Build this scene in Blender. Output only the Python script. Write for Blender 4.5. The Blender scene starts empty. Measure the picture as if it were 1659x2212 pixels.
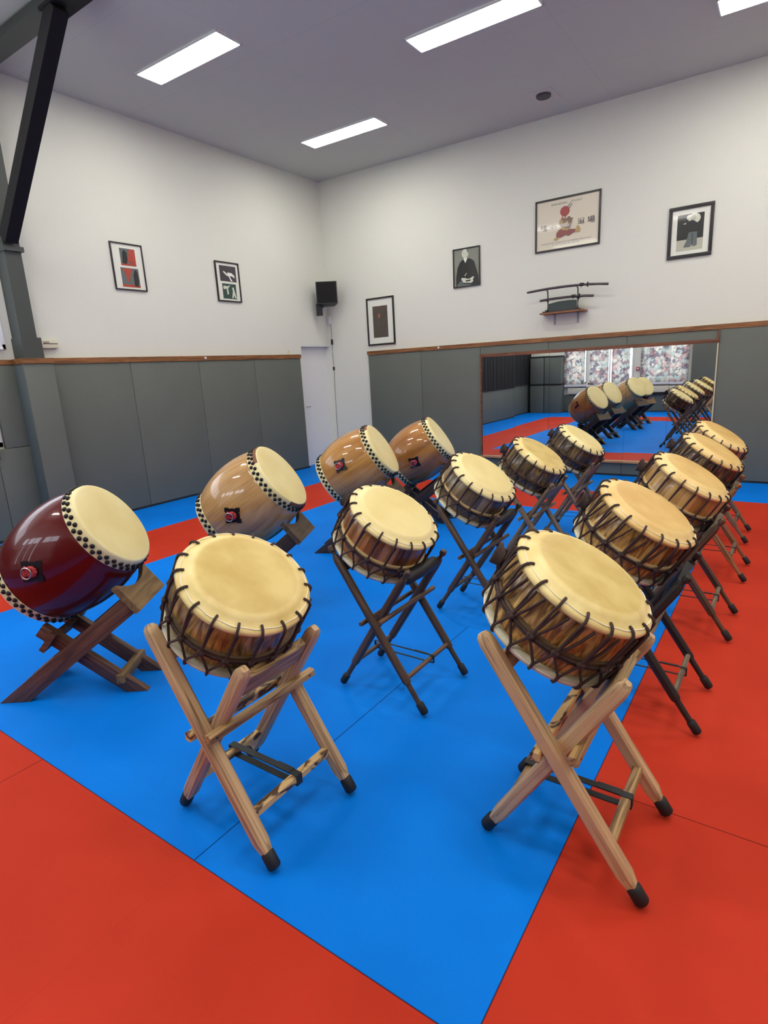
import bpy, bmesh, math, random
from mathutils import Vector, Matrix
from math import sin, cos, pi, radians, sqrt, atan2
random.seed(7)
SC = bpy.context.scene
COL = SC.collection

# ---------------------------------------------------------------- camera
YAW, PITCH, ROLL, FPX = 2.1849, 0.2405, -0.0546, 1251.0
fw = Vector((cos(YAW)*cos(PITCH), sin(YAW)*cos(PITCH), -sin(PITCH)))
rt = fw.cross(Vector((0, 0, 1))).normalized(); up = rt.cross(fw)
r2 = cos(ROLL)*rt + sin(ROLL)*up; u2 = -sin(ROLL)*rt + cos(ROLL)*up
cam = bpy.data.cameras.new('camera'); camo = bpy.data.objects.new('camera', cam); COL.objects.link(camo)
cam.sensor_fit = 'VERTICAL'; cam.sensor_height = 36.0; cam.lens = 36.0*FPX/2212.0
cam.clip_start = 0.05; cam.clip_end = 100
M = Matrix((r2, u2, -fw)).transposed().to_4x4(); M.translation = Vector((6.5844, -7.9905, 1.5252))
camo.matrix_world = M
SC.camera = camo
# ---------------------------------------------------------------- colour management, world, light levels
SC.view_settings.view_transform = 'Standard'; SC.view_settings.look = 'None'
SC.view_settings.gamma = 1.0; SC.view_settings.use_curve_mapping = False
SC.view_settings.exposure = -0.04
LAMP_POWER = 34.0        # radiance of the ceiling light diffusers
SKY_POWER = 9.0          # daylight in the rear windows
BLIND_SKY = 4.0          # weaker light on the blinded left windows
w = bpy.data.worlds.new('world'); SC.world = w; w.use_nodes = True
w.node_tree.nodes['Background'].inputs[0].default_value = (.62, .72, .9, 1)
w.node_tree.nodes['Background'].inputs[1].default_value = 0.3
SC.cycles.max_bounces = 10; SC.cycles.diffuse_bounces = 6; SC.cycles.glossy_bounces = 5
SC.cycles.caustics_reflective = False; SC.cycles.caustics_refractive = False
SC.cycles.sample_clamp_indirect = 4.0
SC.cycles.use_denoising = True

# ---------------------------------------------------------------- helpers
def s2l(c):
    return tuple((x/12.92 if x <= .04045 else ((x+.055)/1.055)**2.4) for x in c)
def C255(r, g, b): return (*s2l((r/255, g/255, b/255)), 1)

class NT:
    def __init__(s, name):
        s.m = bpy.data.materials.new(name); s.m.use_nodes = True; s.t = s.m.node_tree
        s.n = s.t.nodes; s.b = s.n['Principled BSDF']; s.out = s.n['Material Output']
    def new(s, t, **k):
        x = s.n.new(t)
        for a, v in k.items():
            if a.startswith('i_'): x.inputs[a[2:].replace('_', ' ')].default_value = v
            else: setattr(x, a, v)
        return x
    def link(s, a, b): s.t.links.new(a, b)
    def ramp(s, fac, stops):
        r = s.new('ShaderNodeValToRGB'); e = r.color_ramp.elements
        while len(e) < len(stops): e.new(.5)
        for i, (p, c) in enumerate(stops): e[i].position = p; e[i].color = c
        s.link(fac, r.inputs[0]); return r.outputs[0]
    def math(s, op, a, b=None):
        x = s.new('ShaderNodeMath', operation=op)
        for i, v in enumerate((a, b)):
            if v is None: continue
            if isinstance(v, (int, float)): x.inputs[i].default_value = v
            else: s.link(v, x.inputs[i])
        return x.outputs[0]
    def coords(s, scale=(1, 1, 1), rnd=True):
        tc = s.new('ShaderNodeTexCoord'); mp = s.new('ShaderNodeMapping'); mp.inputs['Scale'].default_value = scale
        if rnd:
            oi = s.new('ShaderNodeObjectInfo'); v = s.new('ShaderNodeVectorMath', operation='SCALE')
            cx = s.new('ShaderNodeCombineXYZ')
            for i in range(3): s.link(oi.outputs['Random'], cx.inputs[i])
            s.link(cx.outputs[0], v.inputs[0]); v.inputs['Scale'].default_value = 37.0
            ad = s.new('ShaderNodeVectorMath', operation='ADD')
            s.link(tc.outputs['Object'], mp.inputs[0]); s.link(mp.outputs[0], ad.inputs[0]); s.link(v.outputs[0], ad.inputs[1])
            return ad.outputs[0]
        s.link(tc.outputs['Object'], mp.inputs[0]); return mp.outputs[0]

def plain(name, col, rough=.6, metal=0, coat=0, noise=0, nscale=20, bump=0, spec=.5):
    m = NT(name); b = m.b
    b.inputs['Base Color'].default_value = col; b.inputs['Roughness'].default_value = rough
    b.inputs['Metallic'].default_value = metal; b.inputs['Coat Weight'].default_value = coat
    b.inputs['Specular IOR Level'].default_value = spec
    if coat: b.inputs['Coat Roughness'].default_value = .05
    if noise or bump:
        no = m.new('ShaderNodeTexNoise', i_Scale=nscale, i_Detail=5.0); m.link(m.coords(), no.inputs['Vector'])
        if noise:
            lo = tuple(max(0, c*(1-noise)) for c in col[:3])+(1,); hi = tuple(min(1, c*(1+noise)) for c in col[:3])+(1,)
            m.link(m.ramp(no.outputs[0], [(.3, lo), (.7, hi)]), b.inputs['Base Color'])
        if bump:
            bp = m.new('ShaderNodeBump', i_Strength=bump, i_Distance=.002); m.link(no.outputs[0], bp.inputs['Height']); m.link(bp.outputs[0], b.inputs['Normal'])
    return m.m

def emis(name, col, power):
    m = NT(name); m.b.inputs['Base Color'].default_value = (0, 0, 0, 1)
    m.b.inputs['Emission Color'].default_value = col; m.b.inputs['Emission Strength'].default_value = power
    return m.m

def woodmat(name, dark, light, scale=(60, 60, 4), rough=.55, coat=0.0, contrast=(.35, .7), axis='Z'):
    m = NT(name)
    sc = {'Z': scale, 'X': (scale[2], scale[0], scale[1]), 'Y': (scale[0], scale[2], scale[1])}[axis]
    v = m.coords(sc)
    n1 = m.new('ShaderNodeTexNoise', i_Scale=1.0, i_Detail=6.0, i_Distortion=1.2); m.link(v, n1.inputs['Vector'])
    m.link(m.ramp(n1.outputs[0], [(contrast[0], dark), (contrast[1], light)]), m.b.inputs['Base Color'])
    m.b.inputs['Roughness'].default_value = rough; m.b.inputs['Coat Weight'].default_value = coat
    m.b.inputs['Coat Roughness'].default_value = .06
    bp = m.new('ShaderNodeBump', i_Strength=.25, i_Distance=.002); m.link(n1.outputs[0], bp.inputs['Height']); m.link(bp.outputs[0], m.b.inputs['Normal'])
    return m.m

def stave_mat(name, cols, n=22, flame=1.0, coat=.6, tone=1.0, stave=.35, rough=.35):
    """lacquered staves round a drum: a tone for each stave, flame grain running along it"""
    m = NT(name); tc = m.new('ShaderNodeTexCoord'); sp = m.new('ShaderNodeSeparateXYZ'); m.link(tc.outputs['Object'], sp.inputs[0])
    ang = m.math('ARCTAN2', sp.outputs['Y'], sp.outputs['X'])
    fl = m.math('MULTIPLY', ang, n/(2*pi))
    cell = m.math('FLOOR', fl)
    oi = m.new('ShaderNodeObjectInfo')
    seed = m.math('ADD', cell, m.math('MULTIPLY', oi.outputs['Random'], 91.0))
    wn = m.new('ShaderNodeTexWhiteNoise', noise_dimensions='1D'); m.link(seed, wn.inputs['W'])
    cx = m.new('ShaderNodeCombineXYZ')
    m.link(m.math('ADD', m.math('MULTIPLY', ang, 3.6), m.math('MULTIPLY', wn.outputs['Value'], 30.0)), cx.inputs[0])
    m.link(m.math('MULTIPLY', sp.outputs['Z'], 3.2), cx.inputs[1])
    m.link(m.math('MULTIPLY', oi.outputs['Random'], 40.0), cx.inputs[2])
    n1 = m.new('ShaderNodeTexNoise', i_Scale=1.5, i_Detail=4.0, i_Distortion=2.8*flame); m.link(cx.outputs[0], n1.inputs['Vector'])
    fine = m.new('ShaderNodeTexNoise', i_Scale=1.0, i_Detail=6.0); mp = m.new('ShaderNodeMapping'); mp.inputs['Scale'].default_value = (90, 90, 6)
    m.link(tc.outputs['Object'], mp.inputs[0]); m.link(mp.outputs[0], fine.inputs['Vector'])
    f = m.math('ADD', m.math('MULTIPLY', m.math('SUBTRACT', n1.outputs[0], .5), 2.0*flame), m.math('MULTIPLY', m.math('SUBTRACT', wn.outputs['Value'], .5), stave))
    f = m.math('ADD', f, m.math('MULTIPLY', m.math('SUBTRACT', fine.outputs[0], .5), .35))
    f = m.math('ADD', f, .5)
    col = m.ramp(f, [(.12, cols[0]), (.36, cols[1]), (.6, cols[2]), (.85, cols[3])])
    # thin joint between staves
    fr = m.math('FRACT', fl); edge = m.math('MINIMUM', fr, m.math('SUBTRACT', 1.0, fr))
    jm = m.ramp(edge, [(0.0, (.45, .45, .45, 1)), (.035, (1, 1, 1, 1))])
    mx = m.new('ShaderNodeMix', data_type='RGBA', blend_type='MULTIPLY'); mx.inputs['Factor'].default_value = 1
    m.link(col, mx.inputs['A']); m.link(jm, mx.inputs['B'])
    m.link(mx.outputs['Result'], m.b.inputs['Base Color'])
    m.b.inputs['Roughness'].default_value = rough; m.b.inputs['Coat Weight'].default_value = coat; m.b.inputs['Coat Roughness'].default_value = .08
    return m.m

def skin_mat(name, base, spot, inner_r, centre, scale=9):
    m = NT(name); v = m.coords()
    n1 = m.new('ShaderNodeTexNoise', i_Scale=float(scale), i_Detail=5.0, i_Distortion=.3); m.link(v, n1.inputs['Vector'])
    c = m.ramp(n1.outputs[0], [(.35, spot), (.65, base)])
    tc = m.new('ShaderNodeTexCoord'); sp = m.new('ShaderNodeSeparateXYZ'); m.link(tc.outputs['Object'], sp.inputs[0])
    r = m.math('SQRT', m.math('ADD', m.math('POWER', sp.outputs['X'], 2.0), m.math('POWER', sp.outputs['Y'], 2.0)))
    k = m.ramp(r, [(inner_r-.008, centre), (inner_r+.008, (1, 1, 1, 1))])
    mx = m.new('ShaderNodeMix', data_type='RGBA', blend_type='MULTIPLY'); mx.inputs['Factor'].default_value = 1
    m.link(c, mx.inputs['A']); m.link(k, mx.inputs['B']); m.link(mx.outputs['Result'], m.b.inputs['Base Color'])
    m.b.inputs['Roughness'].default_value = .42; m.b.inputs['Subsurface Weight'].default_value = .0
    return m.m

# mesh builder -----------------------------------------------------------
class MB:
    def __init__(s): s.v = []; s.f = []; s.mi = []; s.cur = 0
    def mat(s, i): s.cur = i; return s
    def add(s, vs, fs):
        o = len(s.v); s.v += [tuple(v) for v in vs]; s.f += [tuple(i+o for i in f) for f in fs]; s.mi += [s.cur]*len(fs); return s
    def box(s, x0, y0, z0, x1, y1, z1, X=None):
        vs = [Vector((x, y, z)) for z in (z0, z1) for y in (y0, y1) for x in (x0, x1)]
        if X is not None: vs = [X @ v for v in vs]
        return s.add(vs, [(0, 2, 3, 1), (4, 5, 7, 6), (0, 1, 5, 4), (2, 6, 7, 3), (0, 4, 6, 2), (1, 3, 7, 5)])
    def sweep(s, pts, sec, upv=(0, 0, 1), scales=None, caps=True):
        """sec: list of (a,b) in the plane across the path; a along side, b along up"""
        pts = [Vector(p) for p in pts]; n = len(sec); vs = []
        for i, p in enumerate(pts):
            t = (pts[min(i+1, len(pts)-1)]-pts[max(i-1, 0)]).normalized()
            U = Vector(upv); side = t.cross(U)
            if side.length < 1e-4: side = t.cross(Vector((1, 0, 0)))
            side.normalize(); U = side.cross(t)
            k = scales[i] if scales else 1
            vs += [p+side*a*k+U*b*k for a, b in sec]
        fs = [(i*n+j, i*n+(j+1) % n, (i+1)*n+(j+1) % n, (i+1)*n+j) for i in range(len(pts)-1) for j in range(n)]
        if caps: fs += [tuple(range(n))[::-1], tuple((len(pts)-1)*n+j for j in range(n))]
        return s.add(vs, fs)
    def tube(s, pts, r, n=8, scales=None, upv=(0, 0, 1)):
        return s.sweep(pts, [(r*cos(2*pi*j/n), r*sin(2*pi*j/n)) for j in range(n)], upv, scales)
    def lathe(s, prof, n=64, X=None, closed=False):
        vs = []; fs = []
        P = [p for p in prof]
        for r, z in P:
            for j in range(n):
                a = 2*pi*j/n; v = Vector((r*cos(a), r*sin(a), z)); vs.append(X @ v if X is not None else v)
        m = len(P)
        for i in range(m-1 if not closed else m):
            k = (i+1) % m
            for j in range(n): fs.append((i*n+j, i*n+(j+1) % n, k*n+(j+1) % n, k*n+j))
        if not closed:
            if P[0][0] > 1e-5: fs.append(tuple(range(n))[::-1])
            if P[-1][0] > 1e-5: fs.append(tuple((m-1)*n+j for j in range(n)))
        return s.add(vs, fs)
    def ring(s, R, r, z=0, n=64, k=8, wob=0, nw=36):
        vs = []; fs = []
        for j in range(n):
            a = 2*pi*j/n; RR = R+wob*sin(a*nw)
            for i in range(k):
                b = 2*pi*i/k; vs.append(((RR+r*cos(b))*cos(a), (RR+r*cos(b))*sin(a), z+r*sin(b)))
        for j in range(n):
            for i in range(k): fs.append((j*k+i, ((j+1) % n)*k+i, ((j+1) % n)*k+(i+1) % k, j*k+(i+1) % k))
        return s.add(vs, fs)
    def ball(s, c, r, n=10, m=6, sc=(1, 1, 1)):
        c = Vector(c); vs = [c+Vector((0, 0, -r*sc[2]))]
        for i in range(1, m):
            t = -pi/2+pi*i/m
            for j in range(n): vs.append(c+Vector((r*sc[0]*cos(t)*cos(2*pi*j/n), r*sc[1]*cos(t)*sin(2*pi*j/n), r*sc[2]*sin(t))))
        vs.append(c+Vector((0, 0, r*sc[2]))); fs = [(0, 1+(j+1) % n, 1+j) for j in range(n)]
        for i in range(m-2):
            for j in range(n): a = 1+i*n; fs.append((a+j, a+(j+1) % n, a+n+(j+1) % n, a+n+j))
        a = 1+(m-2)*n; fs += [(a+j, a+(j+1) % n, len(vs)-1) for j in range(n)]
        return s.add(vs, fs)
    def poly(s, pts, y, d=.0008):
        """thin extruded polygon in the x-z plane whose face looks along -y"""
        n = len(pts); A = sum(pts[i][0]*pts[(i+1) % n][1]-pts[(i+1) % n][0]*pts[i][1] for i in range(n))
        if A < 0: pts = pts[::-1]
        vs = [(x, y, z) for x, z in pts]+[(x, y+d, z) for x, z in pts]
        return s.add(vs, [tuple(range(n)), tuple(range(2*n-1, n-1, -1))]+[(i, i+n, (i+1) % n+n, (i+1) % n) for i in range(n)])
    def mesh(s, name, smooth=35, bevel=0):
        me = bpy.data.meshes.new(name); me.from_pydata(s.v, [], s.f)
        me.polygons.foreach_set('material_index', s.mi)
        bm = bmesh.new(); bm.from_mesh(me); bmesh.ops.recalc_face_normals(bm, faces=bm.faces)
        if bevel:
            es = [e for e in bm.edges if len(e.link_faces) == 2 and e.calc_face_angle(0) > .6]
            bmesh.ops.bevel(bm, geom=es, offset=bevel, segments=2, affect='EDGES', profile=.6)
        bm.to_mesh(me); bm.free()
        me.polygons.foreach_set('use_smooth', [True]*len(me.polygons)); me.set_sharp_from_angle(angle=radians(smooth)); me.update()
        return me

def ob(name, mesh, mats, parent=None, loc=None, rot=None):
    if isinstance(mesh, MB): mesh = mesh.mesh(name)
    if not isinstance(mats, (list, tuple)): mats = [mats]
    o = bpy.data.objects.new(name, mesh)
    if len(mesh.materials) == 0:
        for m in mats: mesh.materials.append(m)
    COL.objects.link(o)
    for i, m in enumerate(mats):
        if mesh.materials[i] != m: o.material_slots[i].link = 'OBJECT'; o.material_slots[i].material = m
    if parent: o.parent = parent
    if loc is not None: o.location = loc
    if rot is not None: o.rotation_euler = rot
    return o
def tag(o, label=None, cat=None, group=None, kind=None):
    if label: o['label'] = label
    if cat: o['category'] = cat
    if group: o['group'] = group
    if kind: o['kind'] = kind
    return o
def thing(name, label, cat, loc=(0, 0, 0), rotz=0, group=None, mat=None):
    o = bpy.data.objects.new(name, None); COL.objects.link(o); o.empty_display_size = .1
    if mat is not None: o.matrix_world = mat
    else: o.location = loc; o.rotation_euler = (0, 0, rotz)
    return tag(o, label, cat, group)
def struct(name, mb, mats, parent=None, bevel=0):
    o = ob(name, mb.mesh(name, bevel=bevel) if isinstance(mb, MB) else mb, mats, parent)
    if not parent: o['kind'] = 'structure'
    return o
def bez(p0, p1, p2, n=8):
    p0, p1, p2 = Vector(p0), Vector(p1), Vector(p2)
    return [p0*(1-t)**2+p1*2*t*(1-t)+p2*t*t for t in [i/n for i in range(n+1)]]

# ---------------------------------------------------------------- materials
m_wall = plain('white_plaster', C255(218, 219, 208), .85, bump=.12, nscale=70, noise=.012)
m_ceil = plain('grey_ceiling', C255(196, 192, 188), .8, noise=.02, nscale=2)
m_vinyl = plain('grey_vinyl', C255(96, 101, 93), .6, noise=.04, nscale=2.5, bump=.05)
m_vinyl_daylit = plain('grey_vinyl_daylit', C255(88, 98, 100), .5)  # pad vinyl with the bluish window light put into its colour
m_rail = woodmat('varnished_rail_wood', C255(96, 58, 26), C255(158, 104, 56), (40, 40, 3), .5, axis='X')
m_rail_y = woodmat('varnished_rail_wood_y', C255(96, 58, 26), C255(158, 104, 56), (40, 40, 3), .5, axis='Y')
m_steel = plain('grey_steel_paint', C255(60, 65, 62), .55)
m_dark = plain('dark_steel', C255(26, 26, 29), .7, spec=.2)
m_black = plain('black_plastic', C255(20, 20, 22), .5)
m_frame = plain('black_frame', C255(28, 22, 24), .35)
m_mat = plain('mount_board', C255(226, 226, 214), .7)
m_cream = plain('cream_plastic', C255(214, 208, 184), .5)
m_white = plain('white_paint', C255(222, 222, 220), .5)
m_metal = plain('brushed_metal', C255(180, 180, 178), .3, metal=1)
m_rubber = plain('black_rubber', C255(22, 22, 24), .6)
m_lamp = emis('lamp_diffuser', (1, .965, .9, 1), LAMP_POWER)
m_sky2 = emis('daylight_pane', (.82, .91, 1, 1), SKY_POWER)
m_sky = emis('daylight_pane_shaded', (.84, .9, 1, 1), BLIND_SKY)
m_rope = plain('dark_brown_rope', C255(62, 44, 38), .8, bump=.6, nscale=300)
m_lace = plain('white_thread', C255(240, 234, 214), .6)
m_strap = plain('black_webbing', C255(30, 34, 36), .6)
m_tack = plain('dark_iron_tack', C255(38, 34, 34), .3, metal=.6)
m_iron = plain('black_iron', C255(24, 22, 24), .4, metal=.4)
m_red_cloth = plain('red_cloth', C255(170, 40, 44), .7, noise=.3, nscale=60)
m_mirror = NT('mirror_glass'); m_mirror.b.inputs['Metallic'].default_value = 1; m_mirror.b.inputs['Roughness'].default_value = 0
m_mirror.b.inputs['Base Color'].default_value = (.80, .82, .81, 1); m_mirror = m_mirror.m

# ---------------------------------------------------------------- floor of interlocking mats
XW, YW = 9.2, -9.6         # right wall, rear wall
OX, OY = .1156, .0939
def floor_mat():
    m = NT('sport_mat_floor'); tc = m.new('ShaderNodeTexCoord'); sp = m.new('ShaderNodeSeparateXYZ'); m.link(tc.outputs['Object'], sp.inputs[0])
    x, y = sp.outputs[0], sp.outputs[1]
    def inside(v, lo, hi):
        return m.math('MULTIPLY', m.math('GREATER_THAN', v, lo), m.math('LESS_THAN', v, hi))
    outer = m.math('MULTIPLY', inside(x, OX+1, OX+8), inside(y, -OY-8, -OY-1))
    inner = m.math('MULTIPLY', inside(x, OX+2, OX+6), inside(y, -OY-7, -OY-2))
    red = m.math('MULTIPLY', outer, m.math('SUBTRACT', 1.0, inner))
    no = m.new('ShaderNodeTexNoise', i_Scale=1.6, i_Detail=4.0); m.link(tc.outputs['Object'], no.inputs['Vector'])
    cb = m.ramp(no.outputs[0], [(.3, (.0, .165, .66, 1)), (.7, (.0, .195, .76, 1))])
    cr = m.ramp(no.outputs[0], [(.3, (.45, .030, .012, 1)), (.7, (.52, .038, .016, 1))])
    mx = m.new('ShaderNodeMix', data_type='RGBA'); m.link(red, mx.inputs['Factor']); m.link(cb, mx.inputs['A']); m.link(cr, mx.inputs['B'])
    # joints: strong where the mats have drifted apart, faint elsewhere
    def seam(v, at, wd): return m.math('LESS_THAN', m.math('ABSOLUTE', m.math('SUBTRACT', v, at)), wd)
    allx = m.math('LESS_THAN', m.math('ABSOLUTE', m.math('SUBTRACT', m.math('FRACT', m.math('SUBTRACT', x, OX-.5)), .5)), .0008)
    ally = m.math('LESS_THAN', m.math('ABSOLUTE', m.math('SUBTRACT', m.math('FRACT', m.math('ADD', y, OY+.5)), .5)), .0008)
    faint = m.math('MAXIMUM', allx, ally)
    st = m.math('MULTIPLY', seam(x, OX+5, .0024), inside(y, -OY-7, -OY-5))
    st = m.math('MAXIMUM', st, m.math('MULTIPLY', seam(y, -OY-6, .0018), m.math('GREATER_THAN', x, OX+6)))
    st = m.math('MAXIMUM', st, m.math('MULTIPLY', seam(x, OX+4, .002), m.math('LESS_THAN', y, -OY-7)))
    st = m.math('MAXIMUM', st, m.math('MULTIPLY', seam(y, -OY-5, .0016), inside(x, OX+5, OX+6)))
    st = m.math('MAXIMUM', st, m.math('MULTIPLY', seam(x, OX+6, .002), inside(y, -OY-7, -OY-2)))
    st = m.math('MAXIMUM', st, m.math('MULTIPLY', seam(y, -OY-7, .002), inside(x, OX+2, OX+6)))
    k = m.math('SUBTRACT', 1.0, m.math('MAXIMUM', m.math('MULTIPLY', st, .75), m.math('MULTIPLY', faint, .18)))
    vm = m.new('ShaderNodeVectorMath', operation='SCALE'); m.link(mx.outputs['Result'], vm.inputs[0]); m.link(k, vm.inputs['Scale'])
    m.link(vm.outputs[0], m.b.inputs['Base Color'])
    fine = m.new('ShaderNodeTexNoise', i_Scale=260.0, i_Detail=2.0); m.link(tc.outputs['Object'], fine.inputs['Vector'])
    bp = m.new('ShaderNodeBump', i_Strength=.12, i_Distance=.001); m.link(fine.outputs[0], bp.inputs['Height']); m.link(bp.outputs[0], m.b.inputs['Normal'])
    m.b.inputs['Roughness'].default_value = .6; m.b.inputs['Specular IOR Level'].default_value = .08
    return m.m
struct('floor', MB().box(-.3, YW-.2, -.04, XW+.2, .2, 0), floor_mat())
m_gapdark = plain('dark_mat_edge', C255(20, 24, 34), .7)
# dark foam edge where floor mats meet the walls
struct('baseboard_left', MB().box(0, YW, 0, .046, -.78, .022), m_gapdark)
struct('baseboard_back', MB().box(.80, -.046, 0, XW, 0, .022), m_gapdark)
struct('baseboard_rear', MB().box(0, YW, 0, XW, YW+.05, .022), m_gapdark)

# ---------------------------------------------------------------- ceiling
HC, SL = 4.505, -.0107
def zc(x): return HC+SL*x
cb = MB(); vs = []
for x in (-.3, XW+.2):
    for y in (YW-.2, .2): vs += [(x, y, zc(x)), (x, y, zc(x)+.12)]
cb.add(vs, [(0, 2, 6, 4), (1, 5, 7, 3), (0, 1, 3, 2), (4, 6, 7, 5), (0, 4, 5, 1), (2, 3, 7, 6)])
def ceil_mat():
    m = NT('grey_ceiling_boards'); tc = m.new('ShaderNodeTexCoord'); sp = m.new('ShaderNodeSeparateXYZ'); m.link(tc.outputs['Object'], sp.inputs[0])
    def ln(v, per, off): return m.math('LESS_THAN', m.math('ABSOLUTE', m.math('SUBTRACT', m.math('FRACT', m.math('DIVIDE', m.math('ADD', v, off), per)), .5)), .0035/per)
    k = m.math('MAXIMUM', ln(sp.outputs[0], 2.39, 1.42), ln(sp.outputs[1], 1.2, .35))
    c = m.ramp(k, [(0, C255(190, 192, 184)), (1, C255(180, 182, 175))]); m.link(c, m.b.inputs['Base Color']); m.b.inputs['Roughness'].default_value = .8
    return m.m
struct('ceiling', cb, ceil_mat())

# ---------------------------------------------------------------- walls
T = .15
DY, DZ = -.74, 1.98        # door opening in the left wall
WL = (-9.3, -5.13, 1.93, 2.95)   # high clear window band, left wall (y0, y1, z0, z1)
WB = (-9.5, -5.34, .97, 1.76)    # low curtained window, left wall
wl = MB()
wl.box(-T, DY, DZ, 0, 0, 4.6)                                    # over the door
wl.box(-T, WB[1], 0, 0, DY, WL[2]) ; wl.box(-T, WL[1], WL[2], 0, DY, 4.6)
wl.box(-T, YW-.15, 0, 0, WB[1], WB[2]); wl.box(-T, YW-.15, WB[2], 0, WB[0], WL[2]); wl.box(-T, WB[0], WB[3], 0, WB[1], WL[2])
wl.box(-T, WL[1]+.0, WL[2], 0, WL[1]+.0001, WL[3])
wl.box(-T, YW-.15, WL[2], 0, WL[0], 4.6); wl.box(-T, WL[0], WL[3], 0, WL[1], 4.6)
struct('wall_left', wl, m_wall)
struct('wall_back', MB().box(-.3, 0, 0, XW+.2, .15, 4.6), m_wall)
struct('wall_right', MB().box(XW, YW-.15, 0, XW+.15, .15, 4.6), m_wall)
# rear wall with three curtained windows
RW = [(1.02, 1.62), (1.74, 2.92), (3.14, 4.34)]; RZ = (.82, 2.62)
wr = MB(); xs = -.3
for a, b in RW: wr.box(xs, YW-.15, 0, a, YW, 4.6); wr.box(a, YW-.15, 0, b, YW, RZ[0]); wr.box(a, YW-.15, RZ[1], b, YW, 4.6); xs = b
wr.box(xs, YW-.15, 0, XW+.2, YW, 4.6)
struct('wall_rear', wr, m_wall)

def window(name, axis, a0, a1, z0, z1, npane, m_glass, plane, inward, mull=.045):
    """axis 'y': window in a wall x=const; axis 'x': in a wall y=const"""
    fr = MB(); pn = MB(); W = mull
    def bx(mb, p, q, zz0, zz1, d0, d1):
        if axis == 'y': mb.box(min(plane+d0*inward, plane+d1*inward), p, zz0, max(plane+d0*inward, plane+d1*inward), q, zz1)
        else: mb.box(p, min(plane+d0*inward, plane+d1*inward), zz0, q, max(plane+d0*inward, plane+d1*inward), zz1)
    bx(fr, a0, a1, z0, z0+W, -.09, .012); bx(fr, a0, a1, z1-W, z1, -.09, .012)
    for i in range(npane+1):
        c = a0+W/2+(a1-a0-W)*i/npane; bx(fr, c-W/2, c+W/2, z0, z1, -.09, .012)
    root = struct(name, fr, m_white)
    bx(pn, a0+.01, a1-.01, z0+.01, z1-.01, -.08, -.07)
    p = ob('pane', pn, m_glass, root)
    return root
window('window_1', 'y', *WL, 4, m_sky, 0, 1)
m_dull = emis('daylight_behind_black_curtain', (.80, .90, 1, 1), 1.0)
window('window_2', 'y', *WB, 4, m_dull, 0, 1)
for i, (a, b) in enumerate(RW): window('window_%d' % (i+3), 'x', a, b, RZ[0], RZ[1], 1 if i == 0 else 2, m_sky2, YW, 1)

# door in the left wall
dr = struct('door_1', MB().box(-.135, DY, 0.0, -.10, 0.0, DZ), m_white)
hb = MB(); hb.tube([(-.10, -.655, .99), (-.055, -.655, .99)], .009); hb.tube([(-.055, -.66, .99), (-.055, -.54, .99)], .008); hb.box(-.101, -.68, .93, -.095, -.63, 1.05)
ob('door_handle', hb, m_metal, dr)
struct('trim_5', MB().box(-.10, DY, DZ-.02, -.002, 0, DZ-.0005).box(-.10, DY+.0005, 0, -.002, DY+.02, DZ-.02), m_white)

# ---------------------------------------------------------------- wall pads and timber rails
HR = 1.774; A0 = .8077; B0 = .8352
def pad(name, box, label, group=None, mat=None):
    o = ob(name, MB().box(*box).mesh(name, bevel=.004), mat or m_vinyl); return tag(o, label, 'wall pad', group)
names = ['tall grey wall pad next to the white door', 'tall grey wall pad second from the white door, left wall',
         'tall grey wall pad third from the white door, between the two framed pictures above', 'tall grey wall pad left of centre, right beside the boxed pillar']
for i in range(4):
    y1 = -A0-i-.002; y0 = -A0-i-1+.002
    if i == 3: y0 = -4.80
    pad('wall_pad', (.001, y0, .024, .043, y1, HR), names[i], 'grey pads along the left wall')
bn = ['first tall grey wall pad right of the corner, under the low framed print', 'second tall grey wall pad right of the corner, touching the mirror edge']
for i in range(2):
    pad('wall_pad', (B0+i+.002, -.043, .024, B0+i+1-.002, -.001, HR), bn[i], 'grey pads along the mirror wall')
bn = ['grey wall pad behind the left end of the mirror', 'grey wall pad behind the middle of the mirror', 'grey wall pad behind the right end of the mirror']
for i in range(3):
    pad('wall_pad', (B0+2+i+.002, -.043, .024, B0+3+i-.002, -.001, HR), bn[i], 'grey pads along the mirror wall')
bn = ['tall grey wall pad directly right of the mirror', 'tall grey wall pad beyond the right picture edge', 'last grey wall pad of the mirror wall']
for i in range(3):
    pad('wall_pad', (B0+5+i+.002, -.050, .024, B0+6+i-.002, -.001, HR), bn[i], 'grey pads along the mirror wall')
# left wall beyond the pillar
pad('wall_pad', (.001, -5.33, .95, .043, -5.07, HR), 'short upper grey wall pad left of the pillar, beside the window frame')
pad('wall_pad', (.001, -5.42, .024, .043, -5.07, .945), 'narrow lower grey wall pad left of the pillar')
pad('wall_pad', (.001, -9.58, .024, .043, -5.424, .92), 'long low grey padding under the black curtain, seen in the mirror')
# rear wall (seen in the mirror)
pad('wall_pad', (.06, YW+.002, .024, 9.15, YW+.04, .50), 'low grey padding along the rear wall under the windows, seen in the mirror')
pad('wall_pad', (4.42, YW+.042, .024, 9.1, YW+.08, 2.2), 'tall plain grey padding right of the curtains, seen in the mirror')
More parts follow.
